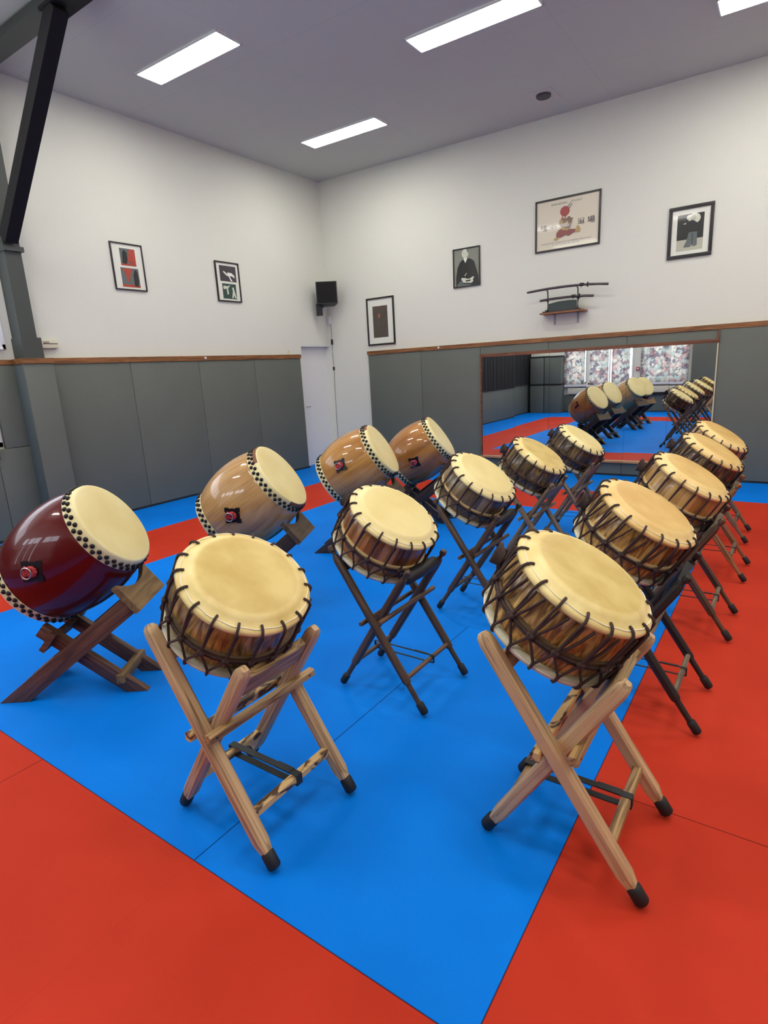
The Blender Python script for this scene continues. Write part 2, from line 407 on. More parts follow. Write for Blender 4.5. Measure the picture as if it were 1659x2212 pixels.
# rails
struct('trim_1', MB().box(.0, -4.86, HR, .055, -A0+.01, HR+.06), m_rail_y)
struct('trim_2', MB().box(B0-.012, -.055, HR, XW, 0, HR+.055), m_rail)
struct('trim_3', MB().box(0, -9.58, HR, .05, -5.055, HR+.05), m_rail_y)
for nm, p, lab in (('round_knob', (.062, -2.70, HR+.03), 'round white knob on the wooden rail of the left wall'), ('round_knob', (2.16, -.062, HR+.028), 'round white knob on the wooden rail of the mirror wall')):
    tag(ob(nm, MB().ball((0, 0, 0), .017), m_white, loc=p), lab, 'knob')
hk = MB(); hk.poly([(-.03, 0), (.03, 0), (.012, .065), (-.012, .065)], -.006, .006); hk.ring(.016, .004, 0, 16, 6)
tag(ob('rail_clip', hk, m_cream, loc=(.03, -1.05, HR+.06), rot=(0, 0, pi/2)), 'small cream clip standing on the rail near the door', 'clip')

# ---------------------------------------------------------------- steel portal column, brace and rafter
CY0, CY1, CD = -5.05, -4.895, .19
col = thing('steel_column', 'dark grey steel roof column with a slanting brace, left edge of the room', 'column', (.1, -4.97, 0))
def cm(mb): # world coordinates into the thing's frame
    mb.v = [(x-.1, y+4.97, z) for x, y, z in mb.v]; return mb
ob('post', cm(MB().box(.0, CY0, .024, CD, CY1, 4.45)), m_steel, col)
ob('base_sleeve', cm(MB().box(.0, CY0-.012, HR+.05, CD+.02, CY1+.03, 2.03)), m_steel, col)
ob('plate', cm(MB().box(.0, CY0-.012, 2.84, CD+.03, CY1+.02, 2.885)), m_steel, col)
br = MB(); br.sweep([(.20, -4.992, 2.948), (1.66, -4.992, 4.376)], [(-.06, -.064), (.06, -.064), (.06, .064), (-.06, .064)], (0, 0, 1)); ob('brace', cm(br), m_dark, col)
ob('end_plate', cm(MB().box(1.50, -5.06, 4.372, 2.02, -4.86, 4.398)), m_dark, col)
rf = MB(); rf.box(.0, -5.05, 4.40, XW, -4.87, 4.47); struct('trim_4', rf, m_steel)
# padded sleeve round the column foot
ps = thing('pillar_padding', 'grey padded casing around the foot of the steel column', 'padding', (.12, -4.97, 0))
def pm(mb): mb.v = [(x-.12, y+4.97, z) for x, y, z in mb.v]; return mb
ob('front_pad', pm(MB().box(CD+.022, CY0-.055, .024, CD+.062, CY1+.085, HR)).mesh('front_pad', bevel=.003), m_vinyl, ps)
o = ob('side_pad', pm(MB().box(.045, CY0-.055, .024, CD+.020, CY0-.014, HR)).mesh('side_pad', bevel=.003), m_vinyl_daylit, ps); o['label'] = 'side of the pillar padding, window light painted in as blue-grey'
ob('side_pad', pm(MB().box(.045, CY1+.032, .024, CD+.020, CY1+.085, HR)).mesh('side_pad', bevel=.003), m_vinyl, ps)
ob('cap_rail', pm(MB().box(0.056, CY0-.065, HR+.001, CD+.075, CY1+.095, HR+.052)), m_rail_y, ps)
# white blind hanging beside the column
bl = thing('window_blind', 'white roller blind hanging above the rail left of the steel column', 'blind', (.05, -5.27, 1.93))
q = MB(); q.sweep([(0, -.16, .0), (0, .095, .0)], [(.014*cos(a*pi/6), .014*sin(a*pi/6)) for a in range(12)]); ob('hem_bar', q, m_white, bl)
ob('fabric', MB().box(-.002, -.16, .01, .002, .095, 1.0), plain('white_blind_fabric', C255(214, 214, 224), .8), bl)
# ---------------------------------------------------------------- curtains
def curtain_mesh(w, h, folds, amp, seed=0, n=None):
    rnd = random.Random(seed); n = n or folds*10; mb = MB(); vs = []; nz = 8
    ph = [rnd.uniform(0, 6.3) for _ in range(4)]
    for k in range(nz+1):
        z = -h*k/nz
        for i in range(n+1):
            x = w*i/n; a = amp*(.5+.5*k/nz)*(sin(2*pi*folds*i/n+ph[0]+.4*sin(k*.6))+.35*sin(2*pi*folds*1.7*i/n+ph[1]))
            vs.append((x, a, z+(.006*sin(2*pi*folds*.5*i/n+ph[2]) if k == nz else 0)))
    m = n+1
    mb.add(vs, [(k*m+i, k*m+i+1, (k+1)*m+i+1, (k+1)*m+i) for k in range(nz) for i in range(n)])
    return mb
def floral():
    m = NT('floral_curtain_fabric'); v = m.coords((1, .05, 1))
    vo = m.new('ShaderNodeTexVoronoi', i_Scale=13.0, feature='F1'); no = m.new('ShaderNodeTexNoise', i_Scale=9.0, i_Detail=3.0, i_Distortion=1.5)
    m.link(v, no.inputs['Vector'])
    mixv = m.new('ShaderNodeMix', data_type='RGBA'); mixv.inputs['Factor'].default_value = .16; m.link(v, mixv.inputs['A']); m.link(no.outputs['Color'], mixv.inputs['B'])
    m.link(mixv.outputs['Result'], vo.inputs['Vector'])
    sep = m.new('ShaderNodeSeparateColor'); m.link(vo.outputs['Color'], sep.inputs[0])
    c1 = m.ramp(sep.outputs[0], [(.0, C255(176, 168, 160)), (.3, C255(140, 152, 146)), (.5, C255(186, 178, 164)), (.72, C255(160, 128, 126)), (.9, C255(110, 104, 112))])
    e = m.ramp(vo.outputs['Distance'], [(.0, (1, 1, 1, 1)), (.55, (.95, .95, .95, 1)), (.75, (.45, .42, .46, 1))])
    mx = m.new('ShaderNodeMix', data_type='RGBA', blend_type='MULTIPLY'); mx.inputs['Factor'].default_value = 1
    m.link(c1, mx.inputs['A']); m.link(e, mx.inputs['B'])
    d = m.new('ShaderNodeBsdfDiffuse'); t = m.new('ShaderNodeBsdfTranslucent'); ms = m.new('ShaderNodeMixShader', i_Fac=.30)
    m.link(mx.outputs['Result'], d.inputs[0]); m.link(mx.outputs['Result'], t.inputs[0]); m.link(d.outputs[0], ms.inputs[1]); m.link(t.outputs[0], ms.inputs[2]); m.link(ms.outputs[0], m.out.inputs[0])
    return m.m
m_floral = floral()
cu = [('floral curtain nearest the stacked grey mats, seen in the mirror', .98, .60, 5), ('left half of the middle pair of floral curtains, seen in the mirror', 1.80, .52, 4),
      ('right half of the middle pair of floral curtains, seen in the mirror', 2.40, .44, 4), ('widest floral curtain, next to the tall grey padding, seen in the mirror', 3.12, 1.24, 9)]
for i, (lab, x, wd, fo) in enumerate(cu):
    root = thing('curtain', lab, 'curtain', (x, YW+.09, 2.02), 0, 'floral curtains on the rear windows')
    ob('fabric', curtain_mesh(wd, 1.25, fo, .012, i).mesh('fabric', smooth=60), m_floral, root)
    ob('heading', MB().box(-.01, -.008, -.01, wd+.01, .012, .03), m_white, root)
rod = thing('curtain_rod', 'grey metal curtain rod above the rear windows', 'rod', (1, YW+.09, 2.062))
ob('pole', MB().tube([(-.1, 0, 0), (3.5, 0, 0)], .009), m_metal, rod)
for x in (-.05, 1.2, 2.2, 3.4): ob('bracket', MB().tube([(x, 0, 0), (x, -.09, 0)], .006), m_metal, rod)
m_blackcloth = plain('black_curtain_cloth', C255(14, 14, 17), .85)
bc = thing('curtain', 'black curtain on the left wall behind the pillar, seen in the mirror', 'curtain', (.075, -5.42, 1.80), -pi/2)
ob('fabric', curtain_mesh(4.1, .95, 22, .014, 9).mesh('fabric', smooth=60), m_blackcloth, bc)
sl = MB().box(1.0, YW+.001, .74, 4.36, YW+.12, .80); tag(ob('window_sill', sl, m_white), 'pale window sill under the floral curtains, seen in the mirror', 'sill')
rd = thing('radiator', 'long beige radiator below the rear windows, seen in the mirror', 'radiator', (3.0, YW+.06, .55))
ob('body', MB().box(-1.9, -.005, -.02, 1.3, .05, .15).mesh('body', bevel=.006), m_cream, rd)
ob('grille', MB().box(-.02, .0, -.06, 1.2, .07, -.03), m_black, rd)
al = thing('fire_alarm', 'small red fire alarm box between the rear windows, seen in the mirror', 'alarm', (3.04, YW+.002, 1.17))
ob('housing', MB().box(-.045, 0, -.045, .045, .04, .045).mesh('housing', bevel=.004), plain('red_plastic', C255(176, 44, 40), .4), al)
ob('front_glass', MB().box(-.025, .04, -.022, .025, .043, .022), m_white, al)
# upright mats leaning against the rear wall
for i, (x, lab) in enumerate(((.14, 'grey mats standing upright in the rear corner, further left, seen in the mirror'), (.57, 'grey mats standing upright beside the floral curtain, seen in the mirror'))):
    g = thing('stacked_mats', lab, 'mat', (x, YW+.34, .0), 0, 'upright grey mats in the rear corner')
    ob('lower_mat', MB().box(0, -.28, .002, .41, .0, .80).mesh('lower_mat', bevel=.01), m_vinyl, g)
    ob('black_band', MB().box(-.003, -.283, .80, .413, .004, .845), m_black, g)
    ob('upper_mat', MB().box(0, -.28, .846, .41, .0, 1.60).mesh('upper_mat', bevel=.01), m_vinyl, g)
    ob('black_band', MB().box(-.003, -.283, 1.60, .413, .004, 1.645), m_black, g)

# ---------------------------------------------------------------- wall mirror of six panels
mx0, mx1, mz0, mz1 = 2.862, 5.845, .205, 1.625
mr = thing('wall_mirror', 'long low wall mirror of six panes in a brown timber frame', 'mirror', (mx0, -.052, 0))
tilt = [(.0030, -.0012), (.0010, .001), (-.0035, .0006), (.0008, -.001), (-.0012, .0008), (.0020, .0004)]
pw = (mx1-mx0)/6
for i in range(6):
    X = Matrix.Translation((pw*(i+.5), -.004, 0)) @ Matrix.Rotation(tilt[i][0], 4, 'Z') @ Matrix.Rotation(tilt[i][1], 4, 'X')
    ob('pane', MB().box(-pw/2+.0012, -.003, mz0, pw/2-.0012, .003, mz1, X), m_mirror, mr)
m_mframe = woodmat('red_brown_frame_wood', C255(84, 44, 26), C255(140, 84, 52), (40, 40, 3), .45, axis='X')
m_shelf = woodmat('pale_shelf_wood', C255(150, 104, 62), C255(196, 152, 104), (40, 40, 3), .45, axis='X')
ob('top_rail', MB().box(-.02, -.024, mz1, mx1-mx0+.005, .004, mz1+.042), m_mframe, mr)
ob('side_rail', MB().box(-.022, -.018, mz0, -.001, .004, mz1), m_mframe, mr)
o = ob('side_rail', MB().box(mx1-mx0-.012, -.016, mz0, mx1-mx0+.001, .004, mz1+.0), plain('cream_edge', C255(206, 194, 164), .5), mr); o['label'] = 'cream edge strip'
ob('side_rail', MB().box(mx1-mx0-.012, -.018, mz1+.042, mx1-mx0+.004, .004, HR-.002), m_mframe, mr)
ob('bottom_shelf', MB().box(-.02, -.045, mz0-.026, mx1-mx0+.005, .004, mz0), m_shelf, mr)

# ---------------------------------------------------------------- ceiling lamps and ceiling disc
lamps = [(1.57, -1.33, 'ceiling light panel nearest the far corner of the room'), (1.57, -3.72, 'ceiling light panel nearest the steel brace'),
         (3.96, -2.53, 'long ceiling light panel at the top centre'), (6.35, -1.33, 'ceiling light panel cut off by the top right edge'),
         (6.35, -3.72, None), (3.96, -4.92, None), (1.57, -6.12, None), (6.35, -6.12, None), (3.96, -7.32, None), (8.55, -2.53, None), (8.55, -5.0, None), (1.57, -8.5, None), (6.35, -8.5, None), (8.55, -7.4, None)]
fm = MB(); W_, D_ = .60, .15
for s_ in (-1, 1):
    fm.box(-W_, s_*D_-.012*(s_ > 0)-0, -.012, W_, s_*D_+.012*(s_ < 0), .004); fm.box(s_*W_-.012*(s_ > 0), -D_, -.012, s_*W_+.012*(s_ < 0), D_, .004)
fmesh = fm.mesh('frame'); dmesh = MB().box(-W_+.013, -D_+.013, -.009, W_-.013, D_-.013, -.004).mesh('diffuser')
for x, y, lab in lamps:
    L = thing('ceiling_light', lab or 'lit ceiling light panel overhead, outside the top of the picture', 'ceiling light', (x, y, zc(x)-.006), 0, 'ceiling light panels')
    L.rotation_euler = (0, .0107, 0)
    ob('frame', fmesh, m_white, L); ob('diffuser', dmesh, m_lamp, L)
dt = thing('ceiling_speaker', 'small round dark disc on the ceiling above the mirror wall', 'ceiling speaker', (3.96, -.68, zc(3.96)))
ob('backing', MB().box(-.13, -.13, -.010, .13, .20, .003), m_ceil, dt)
ob('grille', MB().lathe([(0, -.035), (.075, -.035), (.082, -.028), (.082, -.010)], 32), plain('grey_grille', C255(70, 66, 66), .6), dt)

# ---------------------------------------------------------------- wall loudspeaker with cable in the corner
sp = thing('loudspeaker', 'black loudspeaker on a wall bracket high in the room corner', 'loudspeaker', (.24, -.26, 2.735), radians(38))
X = Matrix.Rotation(radians(-14), 4, 'X')
bd = MB()
fr_ = [(-.17, -.15, -.18), (.17, -.15, -.18), (.17, -.15, .18), (-.17, -.15, .18)]; bk = [(-.11, .10, -.14), (.11, .10, -.14), (.11, .10, .17), (-.11, .10, .17)]
bd.add([X @ Vector(p) for p in fr_+bk], [(0, 1, 2, 3), (7, 6, 5, 4), (0, 4, 5, 1), (1, 5, 6, 2), (2, 6, 7, 3), (3, 7, 4, 0)])
ob('cabinet', bd.mesh('cabinet', bevel=.006), m_black, sp)
ob('grille', MB().box(-.155, -.158, -.165, .155, -.149, .165, X), plain('speaker_cloth', C255(12, 12, 13), .95, bump=.5, nscale=500), sp)
bk_ = MB(); bk_.box(-.19, -.06, -.30, -.09, .02, -.12); bk_.tube([(-.13, .0, -.18), (0, .10, -.12), (0, .27, -.08)], .016); ob('bracket', bk_, m_black, sp)
sk = thing('socket_box', 'small pale wall box below the loudspeaker', 'socket', (.045, -.012, 2.385)); ob('box', MB().box(-.035, -.02, -.065, .035, .011, .065).mesh('box', bevel=.004), m_white, sk)
cbp = [(.07, -.012, 2.33), (.072, -.012, 2.05), (.065, -.012, 1.85), (.075, -.012, 1.6), (.06, -.012, 1.2), (.055, -.012, .8), (.052, -.012, .45), (.05, -.012, .05)]
cb_ = thing('cable', 'thin grey cable with two dark switches hanging down the corner', 'cable', (.06, -.012, .0))
pts = []
for i in range(len(cbp)-1):
    for k in range(4): t = k/4; pts.append(Vector(cbp[i])*(1-t)+Vector(cbp[i+1])*t)
pts.append(Vector(cbp[-1]))
ob('wire', MB().tube([p-Vector((.06, -.012, 0)) for p in pts], .0035, 6), plain('grey_wire', C255(120, 120, 124), .6), cb_)
for z, l in ((2.04, .055), (1.60, .035)): ob('switch', MB().box(-.004, -.012, z-l, .026, .008, z+l*.6).mesh('switch', bevel=.004), m_black, cb_)
th = thing('thermostat', 'small cream control box on the wall just right of the steel column', 'control box', (.002, -4.70, 1.975))
ob('housing', MB().box(0, -.085, -.038, .045, .085, .042).mesh('housing', bevel=.005), m_cream, th)
ob('slot', MB().box(.045, -.075, .004, .047, .075, .010), m_dark, th); ob('dial', MB().box(.045, -.07, .014, .049, -.01, .030), plain('grey_dial', C255(150, 140, 126), .5), th)

# ---------------------------------------------------------------- framed pictures
def picture(name, label, wall, a0, z0, W, H, fwid, mats, content, fdep=.022, cat='picture'):
    if wall == 'back': root = thing(name, label, cat, (a0, -.001, z0))
    else: root = thing(name, label, cat, (.001, a0, z0), pi/2)
    f = MB()
    for b in ((0, 0, W, fwid), (0, H-fwid, W, H), (0, fwid, fwid, H-fwid), (W-fwid, fwid, W, H-fwid)): f.box(b[0], -fdep, b[1], b[2], 0, b[3])
    ob('frame', f.mesh('frame', bevel=.0015), m_frame, root)
    ob('mount', MB().box(fwid-.002, -.008, fwid-.002, W-fwid+.002, -.002, H-fwid+.002), mats['mount'], root)
    for nm, layers in content.items():
        mb = MB(); ml = []
        for i, (poly, mt) in enumerate(layers):
            if mt not in ml: ml.append(mt)
            mb.mat(ml.index(mt)).poly([(p[0]*W, p[1]*H) for p in poly], -.0086-.0007*i, .0006)
        ob(nm, mb, [mats[k] for k in ml], root)
    return root
def ell(cx, cy, rx, ry, n=20): return [(cx+rx*cos(2*pi*i/n), cy+ry*sin(2*pi*i/n)) for i in range(n)]
def rect(x0, y0, x1, y1): return [(x0, y0), (x1, y0), (x1, y1), (x0, y1)]
def pc(n, r, g, b): return plain(n, C255(r, g, b), .35, coat=.4)
PM = {'mount': pc('picture_mount', 222, 224, 212), 'grey': plain('print_grey', C255(128, 130, 118), .5, noise=.1, nscale=4), 'blk': pc('print_black', 28, 30, 28), 'dark': pc('print_dark', 44, 44, 42),
      'pale': pc('print_pale', 206, 208, 190), 'skin': pc('print_skin', 178, 180, 160), 'mid': pc('print_mid', 92, 100, 100), 'red': plain('print_red', C255(168, 62, 46), .4, noise=.3, nscale=8, coat=.3), 'green': pc('print_green', 34, 66, 56),
      'brown': plain('print_brown', C255(78, 70, 62), .4, noise=.12, nscale=9), 'plum': pc('print_plum', 58, 50, 60), 'poster': pc('poster_paper', 214, 206, 184), 'sun': pc('poster_red', 156, 62, 60),
      'trou': pc('poster_wine', 134, 70, 66), 'coat': pc('poster_brown', 118, 94, 74), 'gold': pc('poster_gold', 176, 148, 90), 'ink': pc('poster_ink', 44, 42, 48), 'ink2': pc('poster_grey_ink', 110, 108, 104), 'rose': pc('print_rose', 176, 84, 76), 'white': pc('print_white', 232, 234, 224)}
picture('framed_print', 'narrow black framed print of two red and grey scenes, nearest the steel column', 'left', -3.82, 2.60, .41, .52, .013, PM, {
    'upper_photo': [(rect(.28, .527, .76, .889), 'mid'), ([(.50, .60), (.76, .56), (.76, .889), (.58, .885), (.54, .75)], 'red'), (rect(.28, .527, .76, .57), 'red'), ([(.33, .57), (.36, .80), (.42, .86), (.50, .80), (.50, .66), (.46, .56)], 'blk')],
    'lower_photo': [(rect(.237, .068, .80, .48), 'mid'), ([(.28, .46), (.60, .47), (.54, .36), (.46, .18), (.40, .20), (.38, .34)], 'red'), (rect(.237, .068, .80, .125), 'red'), ([(.62, .10), (.62, .34), (.68, .46), (.75, .42), (.78, .22), (.74, .09)], 'blk')]})
picture('framed_print', 'black framed pair of dark martial arts photographs with white figures, nearer the room corner', 'left', -2.32, 2.56, .42, .52, .016, PM, {
    'upper_photo': [(rect(.177, .511, .867, .903), 'plum'), ([(.317, .75), (.36, .765), (.52, .69), (.5, .742), (.684, .733), (.787, .673), (.79, .61), (.70, .65), (.60, .66), (.62, .60), (.70, .53), (.616, .53), (.55, .64), (.44, .67)], 'white')],
    'lower_photo': [(rect(.23, .075, .815, .458), 'green'), ([(.26, .36), (.30, .40), (.44, .39), (.56, .42), (.60, .45), (.52, .38), (.46, .34), (.48, .20), (.42, .18), (.40, .33), (.28, .31)], 'pale'), ([(.60, .10), (.66, .28), (.64, .36), (.70, .38), (.74, .26), (.80, .10), (.73, .10), (.69, .19), (.66, .10)], 'pale')]})
picture('framed_print', 'tall black framed print with plain dark centre, lowest on the wall beside the corner', 'back', .835, 1.915, .525, .725, .024, PM, {
    'print': [(rect(.215, .16, .757, .822), 'brown'), ([(.42, .822), (.50, .822), (.47, .79), (.44, .79)], 'red'), (ell(.45, .62, .035, .05, 10), 'rose'), ([(.40, .38), (.46, .56), (.51, .56), (.48, .40)], 'brown')]})
picture('framed_photograph', 'black and white framed portrait of a seated man in a dark kimono', 'back', 2.412, 2.615, .42, .52, .013, PM, {
    'photograph': [(rect(.02, .02, .98, .98), 'grey'), ([(.097, .02), (.104, .265), (.164, .512), (.263, .653), (.38, .715), (.462, .61), (.559, .736), (.705, .684), (.789, .625), (.862, .44), (.936, .254), (.957, .02)], 'blk'),
        (ell(.455, .855, .125, .118), 'pale'), ([(.51, .956), (.572, .929), (.575, .863), (.54, .885)], 'mid'), ([(.391, .735), (.462, .617), (.538, .745)], 'white'), (ell(.50, .84, .03, .012, 8), 'skin'), (ell(.49, .785, .04, .01, 8), 'skin'), (ell(.41, .875, .03, .01, 8), 'skin'), (ell(.515, .882, .026, .01, 8), 'skin'),
        ([(.295, .224), (.338, .242), (.466, .229), (.509, .203), (.615, .2), (.744, .245), (.787, .234), (.743, .174), (.754, .123), (.678, .087), (.368, .117)], 'pale'),
        ([(.47, .17), (.66, .175), (.64, .135), (.48, .13)], 'dark'), ([(.40, .31), (.44, .30), (.50, .36), (.52, .35), (.46, .275)], 'skin'), ([(.131, .053), (.294, .181), (.357, .096), (.721, .047), (.60, .025), (.162, .025)], 'mid')]})
picture('framed_photograph', 'thick black framed photograph of a standing figure with a round hat, right of the poster', 'back', 5.232, 2.60, .462, .555, .036, PM, {
    'photograph': [(rect(.2, .137, .79, .835), 'skin'), ([(.2, .835), (.79, .835), (.79, .359), (.2, .351)], 'blk'), (ell(.575, .74, .135, .10), 'pale'), (ell(.47, .77, .07, .05, 12), 'pale'), (ell(.56, .745, .055, .07, 12), 'skin'), ([(.45, .698), (.535, .716), (.652, .649), (.674, .486), (.466, .48)], 'blk'),
        ([(.324, .656), (.396, .679), (.393, .65)], 'pale'), ([(.467, .482), (.571, .484), (.657, .48), (.661, .232), (.593, .21), (.537, .246), (.506, .205), (.365, .214), (.427, .325)], 'mid'), ([(.54, .46), (.56, .46), (.565, .25), (.55, .25)], 'dark')]})
pf = dict(PM); pf['mount'] = PM['poster']
po = picture('framed_poster', 'large framed cream poster with a red sun, a leaping figure and black lettering', 'back', 3.63, 2.905, .825, .62, .020, pf, {
    'emblem': [(ell(.464, .722, .074, .096, 28), 'sun'), ([(.43, .64), (.40, .57), (.425, .575), (.445, .635)], 'sun'), ([(.47, .63), (.45, .58), (.47, .58), (.50, .655)], 'sun'), ([(.50, .80), (.555, .872), (.562, .868), (.512, .795)], 'ink'), ([(.525, .77), (.572, .842), (.580, .838), (.535, .762)], 'ink'),
        ([(.407, .561), (.43, .60), (.484, .579), (.53, .62), (.568, .575), (.595, .575), (.58, .532), (.576, .5), (.553, .394), (.507, .377), (.415, .427), (.384, .472), (.384, .567)], 'coat'),
        ([(.388, .575), (.438, .558), (.43, .499), (.399, .497)], 'gold'), ([(.484, .523), (.514, .534), (.514, .478), (.48, .477)], 'gold'),
        ([(.415, .408), (.515, .38), (.638, .35), (.661, .303), (.6, .29), (.53, .241), (.484, .27), (.407, .232), (.338, .248), (.338, .323), (.368, .373)], 'trou'),
        ([(.415, .412), (.53, .385), (.52, .35), (.42, .375)], 'gold'), ([(.295, .22), (.338, .253), (.384, .232), (.353, .188), (.314, .197)], 'gold'), ([(.649, .399), (.676, .415), (.703, .358), (.7, .285), (.654, .287), (.627, .311), (.646, .353)], 'gold')]}, cat='poster')
def text(name, s, parent, mat, cx, cz, width, height, y=-.0095, bold=.0):
    cu_ = bpy.data.curves.new(name, 'FONT'); cu_.body = s; cu_.size = 1; cu_.extrude = 0; cu_.offset = bold; cu_.align_x = 'CENTER'
    o_ = bpy.data.objects.new(name, cu_); COL.objects.link(o_); bpy.context.view_layer.update()
    me = bpy.data.meshes.new_from_object(o_.evaluated_get(bpy.context.evaluated_depsgraph_get())); bpy.data.objects.remove(o_); bpy.data.curves.remove(cu_)
    if not me.vertices: return
    x0 = min(v.co.x for v in me.vertices); x1 = max(v.co.x for v in me.vertices); y0 = min(v.co.y for v in me.vertices); y1 = max(v.co.y for v in me.vertices)
    for v in me.vertices:
        a = (v.co.x-(x0+x1)/2)/(x1-x0)*width; b = (v.co.y-(y0+y1)/2)/(y1-y0)*height; v.co = (cx+a, y, cz+b)
    me.materials.clear(); me.materials.append(mat)
    o_ = bpy.data.objects.new(name, me); COL.objects.link(o_); o_.parent = parent; return o_
PW_, PH_ = .825, .62
text('lettering', 'ZANSHIN', po, PM['ink2'], .369*PW_, .882*PH_, .245*PW_, .04*PH_, bold=.01)
text('lettering', 'DOJO', po, PM['ink2'], .643*PW_, .884*PH_, .155*PW_, .042*PH_, bold=.01)
text('lettering', '\u6b8b', po, PM['ink'], .134*PW_, .464*PH_, .105*PW_, .115*PH_, bold=.012)
text('lettering', '\u5fc3', po, PM['ink'], .288*PW_, .466*PH_, .105*PW_, .06*PH_, bold=.012)
text('lettering', '\u9053', po, PM['ink'], .716*PW_, .486*PH_, .105*PW_, .116*PH_, bold=.012)
text('lettering', '\u5834', po, PM['ink'], .864*PW_, .480*PH_, .115*PW_, .126*PH_, bold=.012)
text('lettering', "ECOLE D'ARTS MARTIAUX EXTREME-ORIENTAUX", po, PM['ink2'], .488*PW_, .152*PH_, .77*PW_, .026*PH_)
text('lettering', 'ET DE MONDE EN ARMOR', po, PM['ink2'], .486*PW_, .106*PH_, .42*PW_, .024*PH_)

# ---------------------------------------------------------------- swords on their shelf
m_saya = plain('lacquered_scabbard', C255(40, 24, 30), .25, coat=.6)
shf = thing('wall_shelf', 'small brown wooden shelf with grey brackets under the swords', 'shelf', (3.755, -.001, 2.118))
sh = MB(); sh.add([(0, -.17, 0), (.045, -.215, 0), (.53, -.215, 0), (.575, -.17, 0), (.575, 0, 0), (0, 0, 0)]+[(0, -.17, .018), (.045, -.215, .018), (.53, -.215, .018), (.575, -.17, .018), (.575, 0, .018), (0, 0, .018)],
    [tuple(range(5, -1, -1)), tuple(range(6, 12))]+[(i, (i+1) % 6, (i+1) % 6+6, i+6) for i in range(6)])
ob('board', sh, woodmat('shelf_wood', C255(120, 72, 34), C255(170, 112, 62), (40, 40, 3), .5, axis='X'), shf)
for x in (.15, .455): ob('bracket', MB().box(x-.012, -.006, -.13, x+.012, 0, -.002).box(x-.012, -.15, -.010, x+.012, -.004, -.002), plain('grey_bracket', C255(150, 150, 156), .5), shf)
std = thing('sword_stand', 'dark two-tier sword stand with a green panel on the small shelf', 'sword stand', (4.035, -.125, 2.1372))
ob('base', MB().box(-.24, -.055, 0, .24, .055, .016).box(-.20, -.07, .0, -.17, .07, .03).box(.175, -.07, .0, .205, .07, .03).mesh('base', bevel=.002), m_frame, std)
ob('panel', MB().poly([(-.185, .02), (.19, .02), (.19, .125), (.09, .132), (-.05, .128), (-.185, .108)], -.006, .012), plain('dark_green_panel', C255(38, 52, 50), .4), std)
for x in (-.19, .20):
    u_ = MB(); u_.tube([(x, 0, .01), (x+.006, 0, .13), (x, 0, .27)], .010, 8, [1.3, .9, .8])
    for z in (.148, .272): u_.tube([(x, .01, z), (x, -.03, z-.006), (x, -.036, z+.014)], .006, 6)
    ob('upright', u_, m_frame, std)
def sword(name, label, x0, x1, xg, z0, zg, z1, sag, parent_loc):
    r = thing(name, label, 'sword', parent_loc)
    n = 12; P = []
    for i in range(n+1):
        t = i/n; x = x0+(xg-x0)*t; z = z0+(zg-z0)*t+sag*4*t*(1-t)*.9; P.append((x, 0, z))
    sec = [(.0095*cos(2*pi*j/10), .016*sin(2*pi*j/10)) for j in range(10)]
    ob('scabbard', MB().sweep(P, sec, (0, 0, 1), [.8]+[.95]*n), m_saya, r)
    ob('cord', MB().sweep([(xg-.10, 0, zg+.008), (xg-.05, 0, zg+.006)], [(.013*cos(2*pi*j/10), .020*sin(2*pi*j/10)) for j in range(10)]).sweep([(xg-.085, -.004, zg-.004), (xg-.08, -.006, zg-.035), (xg-.07, -.004, zg-.006)], [(.004, 0), (0, .004), (-.004, 0), (0, -.004)]), m_black, r)
    g = MB(); g.sweep([(xg-.003, 0, zg), (xg+.003, 0, zg-.0003)], [(.030*cos(2*pi*j/20), .032*sin(2*pi*j/20)) for j in range(20)]); ob('guard', g, m_iron, r)
    h = MB(); h.sweep([(xg+.003, 0, zg), ((xg+x1)/2, 0, (zg+z1)/2+.002), (x1, 0, z1)], sec, (0, 0, 1), [.95, .9, .95]); hh = ob('grip', h, m_frame, r)
    k = MB(); L = int((x1-xg)/.018)
    for i in range(L):
        t = (i+.7)/(L+.6); x = xg+(x1-xg)*t; z = zg+(z1-zg)*t+.001; k.box(x-.003, -.0115, z-.004, x+.003, -.0085, z+.004)
    ob('grip_wrap', k, plain('pale_grip_skin', C255(150, 142, 130), .6), hh)
    return r
sword('sword', 'long black sword with a round guard on the upper tier of the stand', -.46, .58, .33, .0, .013, -.012, .014, (4.035, -.155, 2.415))
sword('sword', 'short black sword on the lower tier of the stand', -.285, .406, .231, .0, .006, -.008, .008, (4.035, -.155, 2.294))

